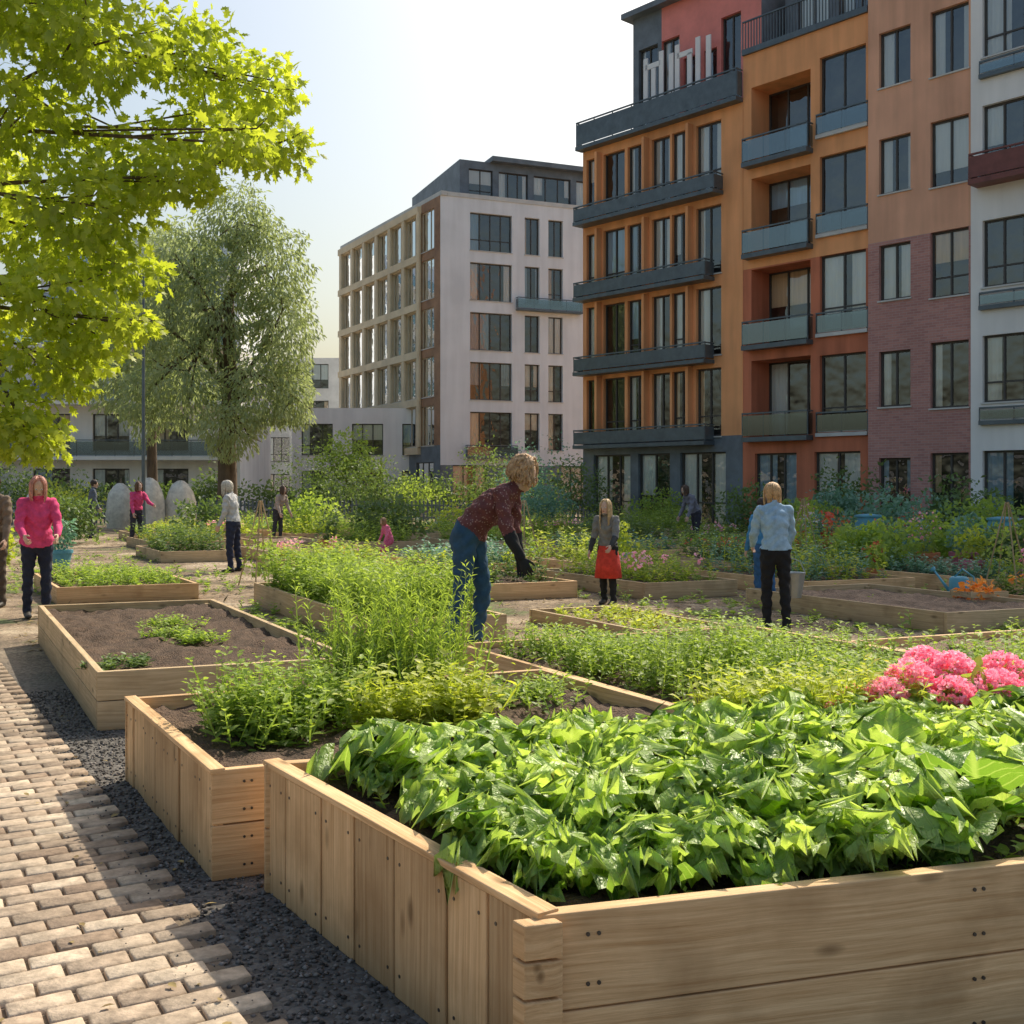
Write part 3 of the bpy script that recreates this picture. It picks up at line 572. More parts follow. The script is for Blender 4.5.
def lathe(mb,c,prof,k,n=20):
    base=len(mb.v); mi=mb.mi(k)
    for (r,z) in prof:
        for j in range(n):
            a_=j/n*6.2832; mb.v.append((c[0]+r*math.cos(a_),c[1]+r*math.sin(a_),c[2]+z)); mb.var.append(.5)
    for i in range(len(prof)-1):
        for j in range(n):
            p=base+i*n+j;q=base+i*n+(j+1)%n; mb.f.append([p,q,q+n,p+n]); mb.m.append(mi); mb.uv+=[(0,0)]*4
M['bluepl']=surf('blue_glaze',(.12,.36,.46),.5,4,.25,.05,20)
M['pinkpl']=surf('pink_glaze',(.6,.2,.3),.5,4,.25,.05,20)
pots=[(6.9,20.5,1),(4.6,19.5,1.1),(-.6,13.6,.7),(8.4,23,1.2),(-8.6,21,1),(9.2,18.9,1.0),(-4.2,25,1),(12,22.5,1.2),(1.9,20,1),(7.6,18.2,1.0),(10.3,20.2,1.1),(6.2,22.8,1.1),(8.9,14.6,.9)]
for i in range(18):
    y=rnd.uniform(17.5,27); x=y*rnd.uniform(.26,.46); pots.append((x,y,rnd.uniform(.7,1.25)))
for (x,y,s) in pots:
    e=empty('potted_plant',(x,y,0)); mb=MB(); lathe(mb,(x,y,0),[(0.001,0),(.13*s,0),(.19*s,.3*s),(.21*s,.3*s),(.21*s,.36*s),(.18*s,.36*s),(.17*s,.3*s),(.001,.3*s)],rnd.choice(['terracotta','terracotta','bluepl','bluepl','pinkpl'])); mb.obj('pot',e,smooth=False)
    foliage('foliage',[(x,y,.6*s,.22*s,.22*s,.26*s),(x+.1*s,y,.75*s,.12*s,.14*s,.2*s)],230,.1,rnd.choice(['L_herb','L_dark','L_blue','L_herb','L_yell']),LEAF2,parent=e)
    if rnd.random()<.5: foliage('blossom',[(x,y,.72*s,.2*s,.2*s,.2*s)],70,.05,rnd.choice(['L_red','L_orange','L_pink','L_violet']),PETAL,parent=e,shell=1)
for (x,y) in [(7.9,24.4),(9.9,22.2),(5.9,25.4)]:
    mb=MB(); lathe(mb,(x,y,0),[(.001,0),(.27,0),(.31,.25),(.32,.3),(.31,.35),(.32,.6),(.31,.65),(.27,.88),(.3,.89),(.3,.93),(.1,.96),(.001,.96)],'bluepl',24); mb.obj('rain_barrel',smooth=False)
def can(x,y,an,k):
    e=empty('watering_can',(x,y,0)); mb=MB(); lathe(mb,(x,y,0),[(.001,.0),(.13,.0),(.14,.02),(.13,.28),(.1,.31),(.08,.31),(.001,.29)],k)
    u=Vector((math.cos(an),math.sin(an),0)); c=Vector((x,y,0)); tubes(mb,[c+u*.12+Vector((0,0,.06)),c+u*.26+Vector((0,0,.22)),c+u*.38+Vector((0,0,.36))],[.03,.018,.014],k); tubes(mb,[c+u*.38+Vector((0,0,.36)),c+u*.42+Vector((0,0,.39))],[.015,.05],k,12)
    tubes(mb,[c-u*.13+Vector((0,0,.07)),c-u*.24+Vector((0,0,.16)),c-u*.22+Vector((0,0,.32)),c-u*.05+Vector((0,0,.42)),c+u*.07+Vector((0,0,.3))],[.012]*5,k); mb.obj('body',e,smooth=True)
can(6.3,15.5,2.2,'bluepl'); can(-2.9,17.6,1.2,'galv')
for (x,y,an) in [(5.6,13.4,.3),(7.9,21.5,.8),(-3.6,21,.1),(5.2,23,.5),(8.3,19.4,.2)]:
    e=empty('wooden_crate',(x,y,0)); mb=MB(); u=Vector((math.cos(an),math.sin(an),0)); v_=Vector((-u.y,u.x,0)); c=Vector((x,y,0)); Zc=Vector((0,0,1))
    for z in (.02,.12,.22):
        for s_ in (0,.38): mb.box(c+v_*s_+Zc*z,u*.55,v_*.015,Zc*.07,'woodold')
        for s_ in (.002,.535): mb.box(c+u*s_+v_*.016+Zc*z,u*.013,v_*.362,Zc*.068,'woodold')
    mb.box(c+u*.02+v_*.02+Zc*.012,u*.5,v_*.35,Zc*.012,'woodold')
    for (p,q) in ((.018,.018),(.505,.018),(.018,.35),(.505,.35)): mb.box(c+u*p+v_*q+Zc*.01,u*.025,v_*.025,Zc*.29,'wood')
    mb.obj('slats',e); foliage('vegetables',[(x+u.x*.27+v_.x*.2,y+u.y*.27+v_.y*.2,.27,.24,.18,.1)],200,.09,rnd.choice(['L_yell','L_herb','L_red','L_orange']),LEAF,parent=e)
M['burlap']=surf('burlap',(.70,.65,.55),.95,5,.25,.6,60)
for (x,y,s) in [(-13.2,40,.95),(-12.2,40.5,.9),(-14.6,41,.85),(-16.5,38,.7)]:
    mb=MB(); lathe(mb,(x,y,0),[(.55*s,0),(.6*s,.5*s),(.58*s,1.1*s),(.48*s,1.5*s),(.3*s,1.8*s),(.1*s,1.95*s),(.001,1.97*s)],'burlap',18)
    mb.v=[(v[0]+rnd.uniform(-.04,.04),v[1]+rnd.uniform(-.04,.04),v[2]) for v in mb.v]; mb.obj('burlap_plant_cover',None,smooth=True)
for (x,y) in [(.2,18),(5.3,20),(-4.0,17.5),(9.4,14.5),(7.2,16)]:
    e=empty('bean_trellis',(x,y,0)); mb=MB()
    for k in range(4):
        an=k*1.57; tubes(mb,[(x+.35*math.cos(an),y+.35*math.sin(an),0),(x+.02*math.cos(an),y+.02*math.sin(an),1.35)],[.012,.01],'woodold',6)
    mb.obj('poles',e); foliage('vine',[(x,y,.5,.25,.25,.45)],220,.09,'L_herb',parent=e)
e=empty('street_lamp',(-12.9,38.5,0)); mb=MB(); tubes(mb,[(-12.9,38.5,0),(-12.9,38.5,1),(-12.9,38.5,9)],[.09,.07,.045],'rail',10)
tubes(mb,[(-12.9,38.5,9),(-12.7,38.5,9.25),(-12.2,38.5,9.3)],[.045,.04,.035],'rail',8); mb.box((-12.3,38.4,9.24),(.6,0,0),(0,.2,0),(0,0,.08),'rail'); mb.obj('pole',e)
e=empty('garden_fence',(-10,44,0)); mb=MB()
for x in np.arange(-22,3.5,.16): mb.box((x,44.5+.02*x,0),(.07,0,0),(0,.02,0),(0,0,.95+.05*rnd.random()),'rail')
for z in (.25,.75): mb.box((-22,44.53-.44,z),(25.5,.51,0),(0,.03,0),(0,0,.06),'rail')
mb.obj('pickets',e)

# ------------------------------------------------------------ trees
def tree(name,base,trunk_top,tr,clumps,branch_r=.05,mat='bark'):
    e=empty(name,(base[0],base[1],0)); mb=MB(); b=Vector(base); t=Vector(trunk_top)
    pts=[b.lerp(t,f)+Vector((rnd.uniform(-.05,.05)*tr*3,rnd.uniform(-.05,.05)*tr*3,0)) for f in (0,.03,.15,.35,.6,.8,1)]
    tubes(mb,pts,[tr*1.5,tr*1.2,tr,tr*.9,tr*.75,tr*.6,tr*.45],mat,12)
    for c in clumps:
        cc=Vector(c[:3]); f=rnd.uniform(.45,1); s=b.lerp(t,f); mid=s.lerp(cc,.5)+Vector((0,0,(cc-s).length*.08))
        tubes(mb,[s,s.lerp(mid,.5)+Vector((0,0,.03)),mid,cc.lerp(mid,.4),cc],[branch_r*1.3,branch_r,branch_r*.75,branch_r*.5,branch_r*.25],mat,7)
        for _ in range(3):
            q=Vector((c[0]+rnd.uniform(-1,1)*c[3],c[1]+rnd.uniform(-1,1)*c[4],c[2]+rnd.uniform(-.7,.7)*c[5])); tubes(mb,[mid.lerp(cc,rnd.random()),cc.lerp(q,.6),q],[branch_r*.4,branch_r*.28,branch_r*.12],mat,5)
    mb.obj('trunk',e,smooth=True); return e
cl=[]
for (x,z,r) in [(-2.12,5.0,.33),(-1.98,4.5,.3),(-2.1,4.25,.26),(-2.6,4.67,.42),(-2.75,5.32,.42),(-3.2,5.0,.5),(-3.7,5.32,.5),(-3.86,4.55,.5),(-3.2,4.3,.45),(-2.62,4.08,.3),(-3.4,3.85,.45),(-3.95,3.75,.5),(-3.3,3.45,.33),(-3.75,3.2,.42),(-3.1,2.92,.2),(-3.5,2.87,.3),(-3.85,2.65,.42),(-4.05,2.2,.38),(-3.9,1.98,.28),(-4.7,3.1,.6),(-4.9,4.3,.7),(-4.7,5.3,.6),(-5.1,2.5,.5),(-2.6,6.0,.5),(-3.4,6.2,.6),(-4.2,6.2,.6),(-5.3,6.3,.8),(-6.2,5.4,.9),(-6.8,4.2,.8),(-6.4,3.2,.6)]:
    cl.append((x,9+rnd.uniform(-.6,.6),z,r,r*1.3,r*.7))
e=tree('maple_tree',(-6.0,9.6,0),(-5.7,9.4,5.6),.17,cl,.026)
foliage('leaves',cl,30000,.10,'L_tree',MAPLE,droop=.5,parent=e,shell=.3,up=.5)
cl=[(-11.2,45,12.4,1.5,1.8,1.4),(-10.0,45,10.6,1.7,2,1.9),(-13.4,45,10.9,1.5,2,1.5),(-14.6,45,8.4,1.2,2,1.7),(-9.3,45,8.0,1.3,2,1.9),(-11.9,44.5,8.9,1.8,2,2.0),(-10.4,45,5.6,1.5,2,2.0),(-13.3,44.6,5.8,1.6,2,2.0),(-15.0,45,5.2,.9,1.6,1.7),(-8.9,45,5.2,.8,1.6,1.4),(-11.3,44,3.9,1.2,1.5,1.2)]
e=tree('willow_tree',(-11.8,45.5,0),(-11.6,45.3,9.5),.4,cl,.12)
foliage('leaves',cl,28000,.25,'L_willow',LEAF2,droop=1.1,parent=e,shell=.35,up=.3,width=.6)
cl=[(-16.6,52,12,2,2,1.8),(-17.5,52,9.5,2.2,2,2.2),(-15.8,52,9,1.6,2,2),(-18,52,6.5,2,2,2)]
e=tree('birch_tree',(-17,52,0),(-17,52,10),.25,cl,.1)
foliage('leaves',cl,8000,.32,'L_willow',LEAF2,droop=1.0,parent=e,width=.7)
cl=[(-8.3,56,3.2,1.3,1.3,1.1),(-7.6,56,2.2,1.2,1.2,1.0),(-9,56,2.4,1.2,1.2,1)]
e=tree('small_tree',(-8.3,56,0),(-8.3,56,2.5),.1,cl,.04); foliage('leaves',cl,2600,.2,'L_herb',parent=e)

# ------------------------------------------------------------ buildings
def facade(mb,P,d,n,W,z0,z1,ops,k,depth=.18,room=.5):
    P=Vector((P[0],P[1],0)); d=Vector((d[0],d[1],0)).normalized(); n=Vector((n[0],n[1],0)).normalized(); Z=Vector((0,0,1))
    pt=lambda u,z,o=0: P+d*u+Z*z+n*o
    us=sorted(set([0,W]+[round(x,4) for o in ops for x in o[:2]])); zs=sorted(set([z0,z1]+[round(x,4) for o in ops for x in o[2:4]]))
    def q(a,b_,c,e_,kk,uv=None): mb.poly([a,b_,c,e_],kk,uv)
    for i in range(len(us)-1):
        for j in range(len(zs)-1):
            u0,u1,a0,a1=us[i],us[i+1],zs[j],zs[j+1]; uc,zc=(u0+u1)/2,(a0+a1)/2
            if any(o[0]<uc<o[1] and o[2]<zc<o[3] for o in ops): continue
            kk=k(uc,zc) if callable(k) else k
            q(pt(u0,a0),pt(u1,a0),pt(u1,a1),pt(u0,a1),kk,[(u0,a0),(u1,a0),(u1,a1),(u0,a1)])
    for o in ops:
        u0,u1,a0,a1=o[:4]; kind=o[4] if len(o)>4 else 'win'; kk=k((u0+u1)/2,(a0+a1)/2) if callable(k) else k
        dp=depth
        if kind=='loggia': dp=1.1
        for (A,B_) in (((u0,a0),(u1,a0)),((u1,a0),(u1,a1)),((u1,a1),(u0,a1)),((u0,a1),(u0,a0))):
            q(pt(*A),pt(*B_),pt(*B_,-dp),pt(*A,-dp),kk,[(A[0],A[1]),(B_[0],B_[1]),(B_[0],B_[1]+dp),(A[0],A[1]+dp)])
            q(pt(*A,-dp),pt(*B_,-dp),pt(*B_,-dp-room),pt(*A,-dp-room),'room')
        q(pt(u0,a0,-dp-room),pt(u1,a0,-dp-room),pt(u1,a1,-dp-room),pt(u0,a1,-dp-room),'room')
        fw=.06; fk='framel' if kind=='light' else 'frame'
        g=-dp
        def bx(ua,ub,za,zb,f0,f1,kk2): mb.box(pt(ua,za,f0),d*(ub-ua),n*(f1-f0),Z*(zb-za),kk2)
        bx(u0+.002,u0+fw,a0+.002,a1-.002,g-.02,g+.05,fk); bx(u1-fw,u1-.002,a0+.002,a1-.002,g-.02,g+.05,fk)
        bx(u0+fw,u1-fw,a0+.002,a0+fw,g-.02,g+.048,fk); bx(u0+fw,u1-fw,a1-fw,a1-.002,g-.02,g+.048,fk)
        wdt=u1-u0; nm=0 if wdt<.8 else (1 if wdt<1.7 else (2 if wdt<2.6 else int(wdt/.9)))
        for m_ in range(nm):
            um=u0+wdt*(m_+1)/(nm+1); bx(um-.03,um+.03,a0+fw,a1-fw,g-.02,g+.046,fk)
        if kind=='win' and a1-a0>1.9 and rnd.random()<.5: bx(u0+fw,u1-fw,a0+(a1-a0)*.3-.025,a0+(a1-a0)*.3+.025,g-.018,g+.04,fk)
        q(pt(u0,a0,g+.01),pt(u1,a0,g+.01),pt(u1,a1,g+.01),pt(u0,a1,g+.01),'glass')
        c=rnd.random(); r_=rnd.random(); ck='curtain' if r_<.65 else ('blind' if r_<.82 else 'blueb')
        if c<.7:
            w1=wdt*rnd.uniform(.2,.5); zt=a0+.02 if rnd.random()<.75 else a0+(a1-a0)*.4
            def cur(ua,ub):
                m_=max(2,int((ub-ua)/.09))
                for x in range(m_):
                    xa=ua+(ub-ua)*x/m_; xb=ua+(ub-ua)*(x+1)/m_; oa=-.03-.03*(x%2); ob=-.03-.03*((x+1)%2)
                    q(pt(xa,zt,g+oa),pt(xb,zt,g+ob),pt(xb,a1,g+ob),pt(xa,a1,g+oa),ck)
            cur(u0+.01,u0+w1)
            if rnd.random()<.6: cur(u1-w1*rnd.uniform(.5,1.0),u1-.01)
        elif c<.85:
            zt=a0+(a1-a0)*rnd.uniform(.05,.7); q(pt(u0,zt,g-.03),pt(u1,zt,g-.03),pt(u1,a1,g-.03),pt(u0,a1,g-.03),ck)
        if kind in('win','light'): bx(u0-.04,u1+.04,a0-.05,a0-.003,-.12,.05,'concrete')
def solid_back(mb,P,d,n,W,z0,z1,D_,k,roofk='roof'):
    P=Vector((P[0],P[1],0)); d=Vector((d[0],d[1],0)).normalized(); n=Vector((n[0],n[1],0)).normalized(); Z=Vector((0,0,1))
    p=[P,P+d*W,P+d*W-n*D_,P-n*D_]
    for (a_,b_) in ((p[0],p[3]),(p[1],p[2]),(p[2],p[3])):
        L=(b_-a_).length; mb.poly([a_+Z*z0,b_+Z*z0,b_+Z*z1,a_+Z*z1],k,[(0,z0),(L,z0),(L,z1),(0,z1)])
    mb.poly([x+Z*z1 for x in p],roofk)
def railing(mb,P,d,n,u0,u1,z,out,h=1.0,solid=True,k='rail',slab=True,slabk=None,th=.2):
    P=Vector((P[0],P[1],0)); d=Vector((d[0],d[1],0)).normalized(); n=Vector((n[0],n[1],0)).normalized(); Z=Vector((0,0,1))
    if slab: mb.box(P+d*u0+Z*z+n*.003,d*(u1-u0),n*out,Z*th,slabk or k)
    b0=z+th
    if solid: mb.box(P+d*(u0+.02)+Z*(b0+.05)+n*(out-.07),d*(u1-u0-.04),n*.02,Z*(h-.15),'railglass' if solid=='glass' else k)
    mb.box(P+d*u0+Z*(b0+h-.05)+n*(out-.09),d*(u1-u0),n*.06,Z*.05,k)
    x=u0; stp=(u1-u0)/max(1,round((u1-u0)/(.12 if not solid else 1.0)))
    while x<u1+.01:
        mb.box(P+d*(x-.015)+Z*(b0+.001)+n*(out-.088),d*.03,n*.03,Z*(h-.052),k); x+=stp
    for uu in (u0,u1-.03):
        mb.box(P+d*uu+Z*(b0+h-.052)+n*.01,d*.03,n*max(.02,out-.1),Z*.045,k)
        if out>.3: mb.box(P+d*(uu+.005)+Z*(b0+.05)+n*.02,d*.015,n*(out-.12),Z*(h-.15),'railglass' if solid=='glass' else k)
m_,nt,b_=mk('railing_glass'); nt.nodes.remove(b_); t_=N(nt,'ShaderNodeBsdfTransparent'); t_.inputs[0].default_value=(.5,.58,.6,1); g_=N(nt,'ShaderNodeBsdfGlossy'); g_.inputs['Roughness'].default_value=.08; g_.inputs['Color'].default_value=(.7,.8,.85,1)
x_=N(nt,'ShaderNodeMixShader'); x_.inputs[0].default_value=.22; nt.links.new(t_.outputs[0],x_.inputs[1]); nt.links.new(g_.outputs[0],x_.inputs[2]); nt.links.new(x_.outputs[0],nt.nodes['Material Output'].inputs['Surface']); M['railglass']=m_
dA=(.663,-.748); nA=(-.748,-.663); C0=Vector((8.1,39,0)); dv=Vector((*dA,0)); nv=Vector((*nA,0)); Zv=Vector((0,0,1))
at=lambda t:(C0+dv*t)[:2]
e=empty('orange_apartment_building',(5.5,42,0)); mb=MB(); PA=at(-7.85); WA=7.85+.1
fl_z=[3.25,6.2,9.15,12.2]; ops=[]
for i,z in enumerate(fl_z):
    for (u0,u1) in ((.2,.95),(1.15,2.3),(2.45,3.4),(3.7,4.6),(4.7,5.55),(5.85,7.0)):
        ops.append((u0,u1,z+.12,z+2.6))
for (u0,u1) in ((.6,2.6),(3.0,4.6),(5.1,7.2)): ops.append((u0,u1,.15,2.8))
kf=lambda u,z: 'slate' if z<3.1 else ('orange')
facade(mb,PA,dA,nA,WA,0,15.3,ops,kf); solid_back(mb,PA,dA,nA,WA,0,15.3,12,'orange')
mb.obj('walls',e)
mb=MB()
for z in (3.05,6.0,9.0,12.05): railing(mb,PA,dA,nA,.02,6.7 if z<10 else 7.1,z,.62,.62,True,th=.14)
railing(mb,PA,dA,nA,-.05,WA,15.15,.4,1.0,True,th=.15)
for z in fl_z:
    for u in (1.0,3.5,5.65): mb.box(Vector((*PA,0))+dv*(u-.06)+nv*.003+Zv*(z+.01),dv*.12,nv*.3,Zv*2.7,'orange')
mb.obj('balconies',e)
mb=MB(); PP=(C0+dv*-6.1-nv*1.1)[:2]
ops=[(.3,1.3,15.6,19),(1.5,2.4,15.6,19),(2.6,3.4,15.6,18),(3.6,4.2,15.6,18),(4.4,5.3,15.6,19)]
facade(mb,PP,dA,nA,6.2,15.3,20.3,ops,lambda u,z:'redpanel' if (1.4<u<5.9 and z<19.8) else 'slate'); solid_back(mb,PP,dA,nA,6.2,15.3,20.3,9,'slate')
mb.box(Vector((*PP,20.3))+nv*.4-dv*.3,dv*6.8,-nv*8,Zv*.22,'slate')
for u,h in ((.9,2.2),(1.3,1.6),(1.7,2.3),(2.2,2.0),(2.5,2.3),(3.1,1.7),(3.5,2.3),(4.0,2.2)): mb.box(Vector((*PP,16.6))+dv*u+nv*.35,dv*.22,nv*.05,Zv*h*.8,'whitepaint')
for u in (1.0,2.6): mb.box(Vector((*PP,17.9))+dv*u+nv*.351,dv*.75,nv*.049,Zv*.2,'whitepaint')
mb.box(Vector((*PP,16.55))+dv*.6+nv*.34,dv*3.8,nv*.07,Zv*.05,'rail')
for u in (.7,4.2): mb.box(Vector((*PP,15.32))+dv*u+nv*.36,dv*.05,nv*.05,Zv*1.23,'rail')
mb.obj('penthouse',e)
e=empty('rust_apartment_building',(10.5,36,0)); mb=MB(); PB=at(.12); ops=[]
for z in (3.3,6.5,9.7,12.9): ops.append((.35,2.75,z,z+2.65,'loggia'))
for i in range(4): ops.append((3.1,4.8,3.4+3.3*i,5.9+3.3*i))
ops+= [(.5,2.2,.1,2.7),(2.9,4.6,.1,2.7)]
kf=lambda u,z:'rust' if z<9.4 else 'orange'
facade(mb,PB,dA,nA,4.95,0,16.9,ops,kf); solid_back(mb,PB,dA,nA,4.95,0,16.9,12,'orange')
mb.obj('walls',e); mb=MB()
for i,z in enumerate((3.1,6.3,9.5,12.7)): railing(mb,PB,dA,nA,.2,2.85,z,.4,.85,'glass',th=.16)
for i in range(4): railing(mb,PB,dA,nA,3.0,4.9,3.2+3.3*i,.12,.7,'glass',slabk='concrete',th=.12)
railing(mb,PB,dA,nA,.0,4.9,16.75,.1,1.0,False); mb.obj('balconies',e)
mb=MB(); PP=(C0+dv*.5-nv*2)[:2]; facade(mb,PP,dA,nA,4.5,16.9,20,[(.5,1.8,17.2,19.4),(2.2,3.8,17.2,19.4)],'slate'); solid_back(mb,PP,dA,nA,4.5,16.9,20,8,'slate'); mb.obj('penthouse',e)
e=empty('brick_apartment_building',(13,34,0)); mb=MB(); P_=(C0+dv*5.07+nv*.12)[:2]; ops=[]
for i in range(6):
    zt=2.45+3.36*i; ops.append((.38,1.45,zt-1.75,zt)); ops.append((2.1,3.3,zt-2.0+.12,zt+.12))
facade(mb,P_,dA,nA,3.43,0,21.5,ops,lambda u,z:'mauve' if z<9.9 else 'peach'); solid_back(mb,P_,dA,nA,3.43,0,21.5,12,'peach')
mb.box(Vector((*P_,21.5))+nv*.1,dv*3.43,-nv*12.1,Zv*.2,'concrete'); mb.obj('walls',e)
e=empty('white_apartment_building',(16,31,0)); mb=MB(); P_=(C0+dv*8.52+nv*.3)[:2]; ops=[]
for i in range(6):
    zt=2.6+3.36*i
    for u in (.35,2.9,5.2): ops.append((u,u+1.75,zt-1.95,zt,'win'))
facade(mb,P_,dA,nA,8,0,21.8,ops,'white'); solid_back(mb,P_,dA,nA,8,0,21.8,12,'white')
mb.box(Vector((*P_,21.8))+nv*.1,dv*8,-nv*12.1,Zv*.2,'concrete'); mb.obj('walls',e); mb=MB()
M['darkred']=surf('dark_red_rail',(.2,.07,.06),.5,3,.2,.05,20)
railing(mb,P_,dA,nA,.2,2.6,10.3,.6,.75,True,'darkred',th=.15)
for z in (3.35,6.7,13.45): railing(mb,P_,dA,nA,.3,2.3,z,.15,.4,'glass','rail',th=.12)
mb.obj('balconies',e)
e=empty('grey_apartment_building',(-2,70,0)); mb=MB(); dE=Vector((.925,.379,0)).normalized(); nE=Vector((.379,-.925,0)).normalized(); PE=(-4.3,66)
ops=[]
for i in range(5):
    z=3.75+3.03*i
    for (u0,u1) in ((1.9,4.65),(5.5,6.5),(7.1,8.1),(10,12.5),(13.5,15)): ops.append((u0,u1,z,z+2.3))
for (u0,u1) in ((.8,3),(4,6.5),(8,11)): ops.append((u0,u1,.1,2.8))
facade(mb,PE,dE,nE,17,0,19,ops,lambda u,z:'slate' if z<3 else 'palegrey',depth=.25)
sE=Vector((-.479,.878,0)).normalized(); nS=Vector((-.878,-.479,0)).normalized()
ops=[]
for i in range(5):
    z=4.0+3.0*i
    for j in range(7): ops.append((.9+j*2.35,.9+j*2.35+1.9,z,z+2.45,'light'))
for j in range(4): ops.append((1.0+j*4,3.6+j*4,.1,3))
facade(mb,PE,sE,nS,17.5,0,19,ops,lambda u,z:'slate' if z<3.7 else ('brownp' if u<2.9 else 'beige'),depth=.12)
far=Vector((*PE,0))
pts=[far,far+dE*17,far+dE*17+sE*17.5,far+sE*17.5]
mb.poly([p+Zv*19 for p in pts],'roof'); mb.poly([pts[1],pts[2],pts[2]+Zv*19,pts[1]+Zv*19],'palegrey'); mb.poly([pts[2],pts[3],pts[3]+Zv*19,pts[2]+Zv*19],'palegrey')
mb.obj('walls',e); mb=MB()
S0=Vector((*PE,0))
for i in range(6): mb.box(S0+nS*.003+Zv*(3.5+3.0*i)+sE*2.9,sE*14.6,nS*.22,Zv*.44,'beige')
for j in range(8):
    if j: mb.box(S0+nS*.06+Zv*3.96+sE*(.62+j*2.35-.2),sE*.4,nS*.14,Zv*14.6,'beige')
mb.box(S0+Zv*19.003-sE*.1+nE*.05,sE*17.7,-nS*.4,Zv*.25,'concrete')
mb.box(S0+nE*.05+Zv*19.0+dE*.45,dE*16.5,-nE*.35,Zv*.25,'concrete')
railing(mb,PE,dE,nE,4.9,9.3,12.35,.4,.7,'glass',th=.12); railing(mb,PE,dE,nE,1.6,4.9,3.2,.4,.7,'glass',th=.12)
mb.obj('facade_grid',e); mb=MB()
PP=(far+dE*1.8-nE*1.6)[:2]; facade(mb,PP,dE,nE,14,19,21.8,[(.6,2.2,19.4,21.3),(2.6,4.6,19.4,21.3),(5.0,7.6,19.4,21.3),(8,11,19.4,21.3)],'slate'); solid_back(mb,PP,dE,nE,14,19,21.8,10,'slate')
mb.box(Vector((*PP,21.8))+nE*.5+dE*2,dE*12.5,-nE*10,Zv*.3,'slate'); mb.obj('penthouse',e)
def simple_building(name,P,d,n,W,H,Dp,k,bay=3.2,slabs=True,fz=3.0):
    e=empty(name,(P[0],P[1],0)); mb=MB(); ops=[]
    for i in range(int(H//fz)):
        u=.6
        while u+bay*.62<W: ops.append((u,u+bay*.62,i*fz+.5,i*fz+2.5)); u+=bay
    facade(mb,P,d,n,W,0,H,ops,k); solid_back(mb,P,d,n,W,0,H,Dp,k)
    if slabs:
        for i in range(1,int(H//fz)+1): railing(mb,P,d,n,.4,W-.4,i*fz-.05 if i*fz<H-.5 else H-.2,1.1,.9,'glass','rail',slabk='white')
    mb.obj('walls',e)
simple_building('terraced_apartment_building',(-30,60),(1,.05),(.05,-1),15,9.2,10,'white')
simple_building('white_apartment_block',(-14,70),(1,.02),(.02,-1),9,6.5,10,'white',slabs=False)
simple_building('tower_apartment_building',(-36,84),(1,.05),(.05,-1),15,20.5,12,'palegrey',2.8)
simple_building('low_garden_building',(-24,90),(1,0),(0,-1),20,12,12,'concrete',slabs=False)

# ------------------------------------------------------------ people
def uvs(c,r,ax=None,n=14,m=10):
    ax=ax or (Vector((1,0,0)),Vector((0,1,0)),Vector((0,0,1))); V=[];F=[]
    V.append(c+ax[2]*r[2])
    for i in range(1,m):
        th=math.pi*i/m
        for j in range(n):
            ph=2*math.pi*j/n; V.append(c+ax[0]*r[0]*math.sin(th)*math.cos(ph)+ax[1]*r[1]*math.sin(th)*math.sin(ph)+ax[2]*r[2]*math.cos(th))
    V.append(c-ax[2]*r[2])
    for j in range(n): F.append([0,1+j,1+(j+1)%n]); b=1+(m-2)*n; F.append([len(V)-1,b+(j+1)%n,b+j])
    for i in range(m-2):
        for j in range(n): a_=1+i*n+j;b=1+i*n+(j+1)%n; F.append([a_,a_+n,b+n,b])
    return V,F
def loft(pts,rs,side,n=16):
    pts=[Vector(p) for p in pts]; V=[];F=[]
    P=[];Rr=[]
    t0=(pts[1]-pts[0]).normalized(); t1=(pts[-1]-pts[-2]).normalized()
    for f,s in ((.95,.35),(.6,.75)): P.append(pts[0]-t0*min(rs[0])*f); Rr.append((rs[0][0]*s,rs[0][1]*s))
    P+=pts; Rr+=rs
    for f,s in ((.6,.75),(.95,.35)): P.append(pts[-1]+t1*min(rs[-1])*f); Rr.append((rs[-1][0]*s,rs[-1][1]*s))
    for i,p in enumerate(P):
        t=(P[min(i+1,len(P)-1)]-P[max(i-1,0)]).normalized(); x=(side-t*side.dot(t)).normalized(); y=t.cross(x)
        for j in range(n):
            a_=2*math.pi*j/n; V.append(p+x*Rr[i][0]*math.cos(a_)+y*Rr[i][1]*math.sin(a_))
    for i in range(len(P)-1):
        for j in range(n): a_=i*n+j;b=i*n+(j+1)%n; F.append([a_,b,b+n,a_+n])
    F.append(list(range(n))[::-1]); F.append([(len(P)-1)*n+j for j in range(n)])
    return V,F
def remesh(parts,voxel,smooth=3):
    V=[];F=[]
    for v,f in parts:
        o=len(V); V+=[tuple(x) for x in v]; F+=[[o+i for i in q_] for q_ in f]
    me=bpy.data.meshes.new('tmp'); me.from_pydata(V,[],F); ob=bpy.data.objects.new('tmp',me); col.objects.link(ob)
    r=ob.modifiers.new('r','REMESH'); r.mode='VOXEL'; r.voxel_size=voxel; r.use_smooth_shade=True
    if smooth: s=ob.modifiers.new('s','SMOOTH'); s.iterations=smooth; s.factor=.5
    dg=bpy.context.evaluated_depsgraph_get(); dg.update(); out=bpy.data.meshes.new_from_object(ob.evaluated_get(dg))
    bpy.data.objects.remove(ob); return out
